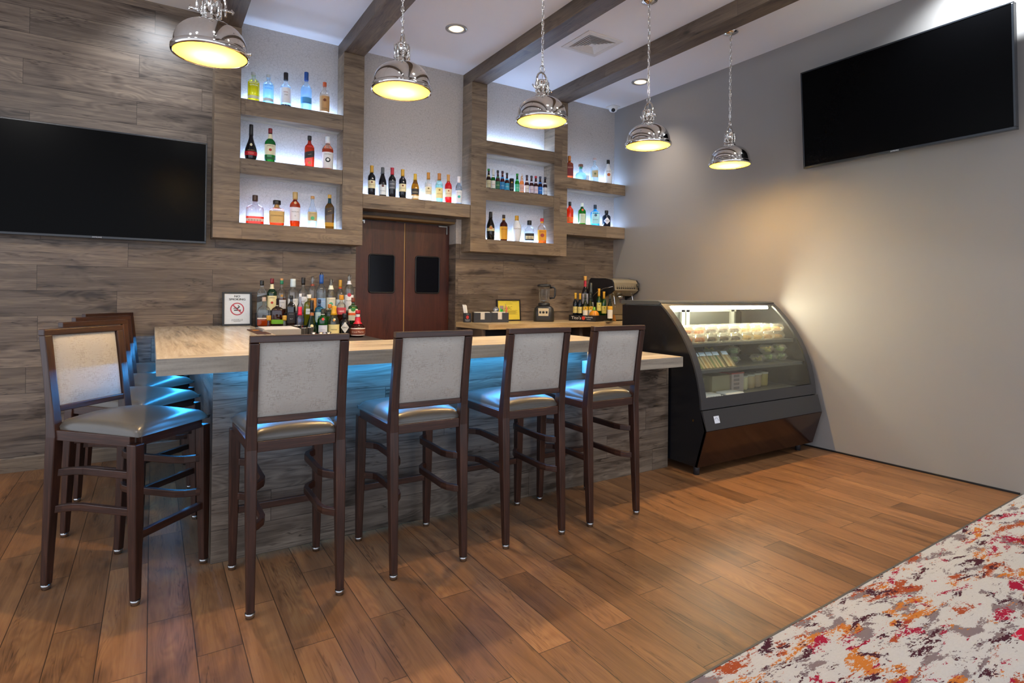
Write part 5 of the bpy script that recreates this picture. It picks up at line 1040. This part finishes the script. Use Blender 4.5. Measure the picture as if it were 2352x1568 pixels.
e = tv(1.425, .806, 'large black wall television high on the grey right wall', .1245); e.location = (4.640, 2.122, 2.784)
e.rotation_euler = (Matrix.Rotation(radians(-90-.8), 3, 'Z') @ Matrix.Rotation(radians(4.), 3, 'X')).to_euler()

# ------------------------------------------------------------------ ceiling vent and camera dome
e = empty('ceiling_vent', (3.315, 4.0, ZC)); tag(e, 'square white ceiling air vent between two beams', 'air vent')
m_vent = plain('d6d2cb', .5)
def sqring(mb, a, b, z0, z1):
    v = [(-a, -a, z0), (a, -a, z0), (a, a, z0), (-a, a, z0), (-b, -b, z1), (b, -b, z1), (b, b, z1), (-b, b, z1)]
    v2 = [(x, y, z+.003) for x, y, z in v]
    fs = [(0, 1, 5, 4), (1, 2, 6, 5), (2, 3, 7, 6), (3, 0, 4, 7)]
    mb.add(v, fs); mb.add(v2, [f[::-1] for f in fs])
q = MB(); sqring(q, .195, .150, -.006, -.010); sqring(q, .150, .146, -.010, -.004); sqring(q, .197, .195, -.0015, -.006); q.build('frame', m_vent, e)
for k in range(5):
    q = MB(); b = .143-.024*k; sqring(q, b, b-.017, -.0115, -.0055); q.build('louvre', m_vent, e)
q = MB(); q.box(-.024, .024, -.024, .024, -.0115, -.008); q.build('centre_plate', m_vent, e)
q = MB(); q.box(-.148, .148, -.148, .148, -.003, -.001); q.build('throat', plain('b8b0a6', .8), e)
e = empty('security_camera', (4.640, 5.190, ZC)); tag(e, 'small white security camera dome in the ceiling corner', 'camera')
MB().box(-.065, .065, -.06, .06, -.016, -.001).build('mount_plate', m_white, e, .006, 3)
MB().lathe([(.052, -.016), (.050, -.040), (.040, -.058), (.02, -.068), (.001, -.070)], n=28, cap=False).build('dome', m_white, e)
MB().ball((-.022, -.026, -.052), .024, 16, 10).build('lens', plain('141418', .08), e)

# ------------------------------------------------------------------ signs
e = empty('no_smoking_sign', (.598, 5.225, 1.0055)); tag(e, 'black framed NO SMOKING sign standing on the bar counter', 'sign'); e.rotation_euler = (radians(-4), 0, 0)
hw, hh, bw = .111, .279, .015
q = MB(); q.box(-hw, hw, 0, .02, 0, bw); q.box(-hw, hw, 0, .02, hh-bw, hh); q.box(-hw, -hw+bw, 0, .02, bw, hh-bw); q.box(hw-bw, hw, 0, .02, bw, hh-bw); q.build('frame', plain('17191c', .35), e, .002)
po = MB().box(-hw+bw, hw-bw, .008, .014, bw, hh-bw).build('poster', plain('d9e0e6', .35), e)
q = MB(); X = (1, 0, 0); Zv = (0, 0, 1)
for s, z, sz, mw in (('NO', .243, .017, .05), ('SMOKING', .218, .017, .14), ('VIOLATORS ARE SUBJECT TO FINE', .051, .0052, .155)):
    V, Fc, w_ = text2d(s, sz); kx = min(1.15 if sz > .01 else 1, mw/w_)
    for dx in ((-.0009, 0, .0009) if sz > .01 else (-.0003, .0003)): q.add([(x*kx+dx, .0072, z+y) for x, y in V], Fc)
for z_, w_ in ((.0415, .044), (.036, .026)):
    for k in range(9): q.box(-w_+2*w_*k/9, -w_+2*w_*(k+.75)/9, .0072, .0076, z_-.0013, z_+.0013)
q.build('lettering', plain('1c2228', .6), po)
q = MB(); cz = .138; R = .048
q.tube([(R*cos(radians(a)), .0076, cz+R*sin(radians(a))) for a in range(0, 360, 10)], 1, closed=True, rect=(.0085, .0012), up=(0, 1, 0))
q.tube([(-R*.70, .0070, cz+R*.70), (R*.70, .0070, cz-R*.70)], 1, rect=(.009, .0012), up=(0, 1, 0)); q.build('prohibition_ring', plain('b8384a', .5), po)
q = MB(); q.box(-.024, .028, .0072, .0078, cz-.014, cz-.006)
q.tube([(-.030, .0075, cz+.000), (-.022, .0075, cz+.008), (-.008, .0075, cz+.006), (.006, .0075, cz+.008), (.016, .0075, cz+.018), (.010, .0075, cz+.028), (.002, .0075, cz+.026)], [.0012, .003, .003, .004, .0045, .003, .001], 6); q.build('cigarette_symbol', plain('14181c', .6), po)

e = empty('licence_frame', (3.262, 5.262, 1.0005)); tag(e, 'black framed yellow certificate leaning on the plank wall', 'sign'); e.rotation_euler = (radians(-5), 0, 0)
hw, hh, bw = .150, .232, .014
q = MB(); q.box(-hw, hw, 0, .018, 0, bw); q.box(-hw, hw, 0, .018, hh-bw, hh); q.box(-hw, -hw+bw, 0, .018, bw, hh-bw); q.box(hw-bw, hw, 0, .018, bw, hh-bw); q.build('frame', plain('1c1512', .4), e, .002)
po = MB().box(-hw+bw, hw-bw, .007, .012, bw, hh-bw).build('certificate', plain('dcc840', .5), e)
q = MB()
for s, x, z, sz, mw in (('State of New Jersey', 0, .196, .008, .11), ('ABC', -.005, .140, .034, .09)):
    V, Fc, w_ = text2d(s, sz); kx = min(1., mw/w_); q.add([(x+a*kx+(b*.3 if s == 'ABC' else 0), .0062, z+b) for a, b in V], Fc)
q.box(.05, .105, .0062, .0066, .206, .209); q.box(-.05, .05, .0062, .0066, .181, .1835)
for k in range(7): q.box(-.10+.008*(k % 2), .11-.012*(k % 3), .0062, .0066, .110-.0065*k, .1125-.0065*k)
q.build('lettering', plain('8a7c28', .6), po)
q = MB(); q.lathe([(.022, 0), (.022, .0008)], n=24, M=Matrix.Translation((-.03, .0064, .050)) @ Matrix.Rotation(radians(90), 4, 'X')); q.build('seal', plain('6a6420', .5), po)

# ------------------------------------------------------------------ bar tools behind the counter
e = empty('paper_box', (.79, 4.52, .9075)); tag(e, 'grey box topped with white paper, behind the nearest bar stool', 'box')
MB().box(-.13, .13, -.17, .17, 0, .115).build('box', plain('8f8a86', .6), e, .003); MB().box(-.115, .122, -.155, .155, .1155, .119).build('paper', plain('e6e2e2', .6), e)
e = empty('drip_tray', (.640, 4.40, 1.0055)); tag(e, 'brown rubber bar mat with an orange mark near the sign', 'mat')
MB().box(-.042, .042, -.26, .26, 0, .004).build('mat', plain('4a302c', .6), e); MB().box(-.022, .022, .08, .16, .0042, .005).build('orange_mark', plain('d8881c', .5), e)
for i, (x, y, s) in enumerate(((.965, 4.70, 1.1), (1.0, 4.62, .95), (1.05, 4.66, .95))):
    e = empty('jigger_cup', (x, y, .9078)); tag(e, 'steel bar cup near the grey paper box, %s' % ['tallest at the left', 'middle front one', 'right one'][i], 'cup', 'steel cups behind the bar')
    MB().lathe([(.022*s, 0), (.024*s, .004), (.030*s, .110*s), (.031*s, .112*s), (.029*s, .112*s), (.023*s, .006), (.001, .006)], n=24).build('cup', m_steel, e); MB().lathe([(.0315*s, .109*s), (.0325*s, .111*s), (.0315*s, .113*s)], n=24, cap=False).build('cup_rim', m_chrome, e)
for i, (x, y) in enumerate(((1.045, 4.52), (1.095, 4.50), (1.150, 4.49))):
    e = empty('jigger', (x, y, .9078)); tag(e, 'double ended steel jigger in front of the green cognac bottle, %s one' % ['left', 'middle', 'right'][i], 'jigger', 'jiggers behind the bar')
    MB().lathe([(.018, 0), (.006, .030), (.006, .034), (.021, .078), (.020, .078), (.004, .036), (.001, .035)], n=20).build('cone', m_steel, e); MB().lathe([(.008, .028), (.009, .032), (.008, .036)], n=20, cap=False).build('collar', m_chrome, e)

# ------------------------------------------------------------------ things on the right back counter
ZB = 1.0002
e = empty('straw_box', (2.705, 5.18, ZB), radians(-20)); tag(e, 'black box of white straws at the left end of the back counter', 'box')
bo = MB().box(-.036, .036, -.036, .036, 0, .094).build('box', m_black, e, .002)
q = MB(); q.lathe([(.014, 0), (.014, .0006)], n=20, dy=1.3, M=Matrix.Translation((0, -.0365, .052)) @ Matrix.Rotation(radians(90), 4, 'X')); q.build('red_emblem', plain('b82a20', .5), bo)
q = MB(); 
for s_, z in (("Tito's", .083), ('Handmade', .026), ('VODKA', .014)): lettering(q, s_, (0, -.0368, z), X, Zv, .008, .05)
q.build('lettering', plain('c8c8c8', .5), bo)
q = MB()
for k in range(9):
    x = -.020+.010*(k % 4); y = -.014+.014*(k//4)
    q.tube([(x, y, .02), (x-.022, y, .165+.006*((k*7) % 3))], .0048, 8)
q.build('straws', plain('eae8e4', .5), e)
def caddy(x, y, rz, l, more):
    e = empty('napkin_caddy', (x, y, ZB), radians(rz)); tag(e, l, 'napkin holder', 'napkin caddies on the back counter')
    m_ = plain('2b2724', .35)
    q = MB(); q.box(-.09, -.022, -.06, -.056, 0, .098); q.box(.022, .09, -.06, -.056, 0, .098); q.box(-.022, .022, -.06, -.056, 0, .03); q.box(-.09, .09, .056, .06, 0, .098); q.box(-.09, -.086, -.056, .056, 0, .098); q.box(.086, .09, -.056, .056, 0, .098); q.box(-.086, .086, -.056, .056, 0, .004)
    q.build('holder', m_, e)
    q = MB(); q.box(-.078, .078, -.052, .03, .005, .105); q.build('napkins', plain('d8cfc2', .8), e, .004)
    if more:
        q = MB(); q.lathe([(.001, 0), (.022, .004), (.03, .016), (.032, .03)], n=18, cap=False, M=Matrix.Translation((-.03, .045, .115)) @ Matrix.Rotation(radians(60), 4, 'X')); q.tube([(-.03, .045, .02), (-.03, .045, .12)], .004, 6); q.build('scoop', m_steel, e)
        q = MB()
        for k, c in enumerate(((.02, .03), (.035, .04), (.028, .048))): q.tube([(c[0], c[1], .02), (c[0]+.004*k, c[1], .14-.008*k)], .008, 8)
        q.build('green_markers', plain('28a838', .4), e)
        q = MB(); q.tube([(.062, -.052, .06), (.066, -.046, .165)], .006, 8); q.tube([(.070, -.046, .06), (.074, -.04, .15)], .006, 8); q.build('orange_pens', plain('c86848', .4), e)
        q = MB(); q.tube([(.03, .03, .05), (.075, .03, .185)], .003, 6); q.box(.010, .05, .028, .034, .13, .168); q.build('tongs', plain('9a8078', .4, .4), e)
caddy(2.845, 5.13, -18, 'dark napkin caddy beside the straw box on the back counter', False)
caddy(3.035, 5.10, -22, 'dark napkin caddy with pens and scoop in front of the yellow certificate', True)
o = MB().box(-.02, .02, -.004, .004, 0, .002).build('straw_wrapper', plain('e8dcc0', .7), None, loc=(2.80, 4.93, ZB), rotz=radians(-30)); tag(o, 'small paper scrap lying on the back counter below the napkins', 'paper scrap')

e = empty('blender', (3.585, 5.08, ZB), radians(-38)); tag(e, 'black countertop blender with a clear jar', 'blender')
m_bb = plain('232324', .4)
ba = MB().lathe([(.106, 0), (.110, .012), (.108, .10), (.100, .14), (.080, .160), (.062, .168)], n=32, p=4.5); bo = ba.build('base', m_bb, e)
q = MB(); q.prism([(-.052, .062), (.052, .062), (.056, .142), (-.056, .142)], 1, -.1120, -.098); po = q.build('control_panel', plain('c6b898', .35), bo)
q = MB()
for x in (-.034, .034): q.box(x-.008, x+.008, -.1155, -.112, .088, .112); q.box(x-.012, x+.012, -.1165, -.112, .100, .106)
q.build('switch', m_black, bo); MB().lathe([(.013, 0), (.011, .010), (.001, .011)], n=18, M=Matrix.Translation((0, -.112, .101)) @ Matrix.Rotation(radians(90), 4, 'X')).build('dial', m_black, bo)
MB().lathe([(.060, .168), (.064, .172), (.062, .192), (.050, .200)], n=28).build('jar_collar', m_bb, e)
MB().lathe([(.050, .200), (.052, .21), (.066, .375)], n=28, p=3.2, cap=False).build('clear_jar', glass('jar', 'ece8e0', .03, .6, body=.05), e)
MB().lathe([(.068, .372), (.074, .376), (.074, .392), (.060, .398), (.030, .404), (.001, .405)], n=28, p=3.2).build('lid', m_bb, e)
MB().tube([(.064, 0, .362), (.105, 0, .368), (.118, 0, .350), (.116, 0, .280), (.106, 0, .252), (.060, 0, .248)], .0105, 8).build('handle', m_bb, e)
MB().lathe([(.012, .205), (.010, .222), (.001, .226)], n=12).build('blade_hub', m_steel, e); q = MB(); q.box(-.032, .032, -.006, .006, .222, .225); q.box(-.006, .006, -.032, .032, .220, .223); q.build('blades', m_steel, e)

# black bottle carton, turned on the counter
ca = radians(70); fv = Vector((-cos(ca), sin(ca), 0)); sv = Vector((sin(ca), cos(ca), 0))
e = empty('bottle_carton', (4.07, 4.80, ZB)); tag(e, "black vodka carton with white lettering holding wine bottles", 'carton')
Lf, Ls, H_ = .34, .29, .066
def cb(a0, a1, b0, b1, z0, z1):
    p = [fv*a+sv*b+Vector((0, 0, z)) for z in (z0, z1) for b in (b0, b1) for a in (a0, a1)]
    return p, [(0, 2, 3, 1), (4, 5, 7, 6), (0, 1, 5, 4), (2, 6, 7, 3), (0, 4, 6, 2), (1, 3, 7, 5)]
q = MB()
for a in ((0, Lf, 0, .005, 0, H_), (0, Lf, Ls-.005, Ls, 0, H_+.02), (Lf-.005, Lf, .005, Ls-.005, 0, H_), (0, .005, .005, Ls-.005, 0, H_), (.005, Lf-.005, .005, Ls-.005, 0, .005)): q.add(*cb(*a))
bo = q.build('tray', plain('151314', .5), e)
q = MB(); nrm = (fv.cross(Vector((0, 0, 1)))).normalized()
if nrm.dot(Vector((-1, -1, 0))) < 0: nrm = -nrm
rt = -fv
def on(a, z): return fv*a+nrm*.001+Vector((0, 0, z))
for s_, a, z, sz, mw in (("Tito's", .245, .036, .034, .14), ('Handmade', .085, .046, .016, .10), ('VODKA', .085, .022, .009, .08)): 
    V, Fc, w_ = text2d(s_, sz); kx = min(1.2, mw/w_); q.add([on(a, z)+rt*x*kx+Vector((0, 0, 1))*y for x, y in V], Fc)
q.build('lettering', plain('e8e2dc', .6), bo)
q = MB(); q.add([on(.152, .034)+nrm*.0004]+[on(.152, .034)+nrm*.0004+rt*.021*cos(2*pi*i/20)+Vector((0, 0, .021*sin(2*pi*i/20))) for i in range(20)], [(0, i+1, (i+1) % 20+1) for i in range(20)]); q.build('red_seal', plain('c8321e', .6), bo)
n2 = -fv; q = MB()
q.add([n2*.001+sv*(.135+.036*cos(2*pi*i/20))+Vector((0, 0, .036+.011*sin(2*pi*i/20))) for i in range(20)], [tuple(range(20))]); q.build('hand_hole', m_black, bo)
e = empty('ball_bottle', (4.138, 4.905, 1.0065)); tag(e, 'round orange ball-shaped bottle with a green cap in the black carton', 'bottle')
MB().ball((0, 0, .058), .056, 24, 16).build('ball_body', plain('d88a1c', .35), e)
q = MB()
for k in range(5): a = 2*pi*k/5+.3; q.tube([(.057*cos(a)*sin(b), .057*sin(a)*sin(b), .058+.057*cos(b)) for b in (.3, .6, .9, 1.2, 1.5)], .0016, 5)
q.build('seams', plain('7a4410', .5), e)
MB().lathe([(.020, .108), (.020, .122), (.015, .126), (.014, .150), (.001, .152)], n=20).build('cap', plain('6a9a30', .4), e)
e = empty('bottle_stand', (4.262, 4.785, ZB), radians(20)); tag(e, 'small wooden wedge stand under the single wine bottle', 'stand')
MB().prism([(-.085, 0), (.085, 0), (.085, .003), (-.085, .010)], 1, -.03, .03).build('board', plain('8a7a5a', .5), e); MB().prism([(.052, .0115), (.085, .0035), (.060, .075), (.054, .075)], 1, -.03, .03).build('wedge', plain('b8742c', .5), e)

# espresso machine
e = empty('espresso_machine', (4.36, 5.278, ZB)); tag(e, 'black and steel espresso machine in the corner on the back counter', 'coffee machine')
pr = [(0, .06), (0, .40), (-.02, .470), (-.05, .488), (-.30, .480), (-.40, .462), (-.425, .43), (-.44, .345), (-.40, .315), (-.30, .27), (-.24, .24), (-.22, .06)]
for a in (0., .375): MB().prism(pr, 0, a, a+.018).build('side_panel', m_black2, e, .003)
q = MB().tube([(-.003, -.06, .25), (-.003, -.16, .322), (-.003, -.28, .365), (-.003, -.43, .385)], .004, 6); q.build('chrome_trim', m_chrome, e)
MB().prism([(-.05, .486), (-.30, .478), (-.40, .460), (-.424, .43), (-.438, .345), (-.40, .318), (-.32, .28), (-.05, .28)], 0, .018, .375).build('head', plain('c4b698', .25, .7), e)
q = MB()
for k in range(9): q.box(.05+.032*k, .068+.032*k, -.4375, -.430, .360, .378)
for k in range(9): q.box(.055+.032*k, .063+.032*k, -.4355, -.428, .388, .392)
q.build('buttons', plain('2c2824', .4), e)
q = MB(); q.tube([(.345, -.444, .42), (.352, -.452, .39), (.36, -.452, .36), (.375, -.445, .43)], .008, 6); q.build('steam_knob', m_black, e)
MB().box(.02, .374, -.22, -.05, .065, .28).build('body', plain('b8a888', .3, .5), e)
MB().box(.0, .393, -.40, -.02, .012, .062).build('drip_tray', plain('a89878', .3, .6), e, .004)
q = MB().box(.02, .06, -.222, -.2205, .08, .27).build('notice', plain('cfc4b4', .6), e)
q = MB().box(.29, .37, -.222, -.2205, .20, .262).build('rating_plate', plain('8c7c74', .5), e)
MB().lathe([(.036, 0), (.04, .02), (.036, .03)], (.19, -.33, .255), 24).build('group_head', m_chrome, e)
for x in (.06, .34): 
    q = MB().tube([(x, -.37, .31), (x+.004, -.375, .27), (x+.012, -.385, .19), (x+.012, -.388, .155)], .005, 8); q.build('steam_wand', m_chrome, e)
q = MB().tube([(.10, -.34, .27), (.09, -.35, .235), (.05, -.34, .22), (.02, -.32, .17)], .004, 8); q.build('hose', m_black, e)
for x in (.03, .36):
    for y in (-.37, -.06): MB().lathe([(.014, 0), (.014, .012)], (x, y, 0), 12).build('foot', m_black, e)

# white price cards on the upper corner shelf
for i, (x, y, w_, h_) in enumerate(((4.262, 5.235, .055, .085), (4.405, 5.235, .035, .075))):
    o = MB().box(-w_, w_, -.006, .006, 0, h_).build('card', plain('eef2f6', .5), loc=(x, y, 2.5975)); tag(o, ['wider white card behind the squat clear bottle on the upper corner shelf', 'smaller white card behind the round-shouldered bottle on the upper corner shelf'][i], 'card', 'white cards')
# outlet and card reader
e = empty('outlet_box', (2.503, 3.063, .805)); tag(e, 'small white outlet box on the bar front beside the last stool', 'outlet'); MB().box(-.022, .022, -.03, 0, -.042, .042).build('box', plain('e4e6e8', .5), e, .003); MB().box(-.012, .012, -.033, -.0302, -.02, .02).build('cover_flap', plain('cfd4d8', .4), e, .001)
e = empty('card_reader', (3.17, 3.30, .8595)); tag(e, 'slim black card reader standing at the back of the lower counter', 'card reader'); MB().box(-.02, .02, -.03, .03, 0, .012).build('foot', m_black, e, .002); MB().box(-.012, .012, -.025, .025, .0125, .12).build('reader', plain('2c2a28', .3), e, .003)
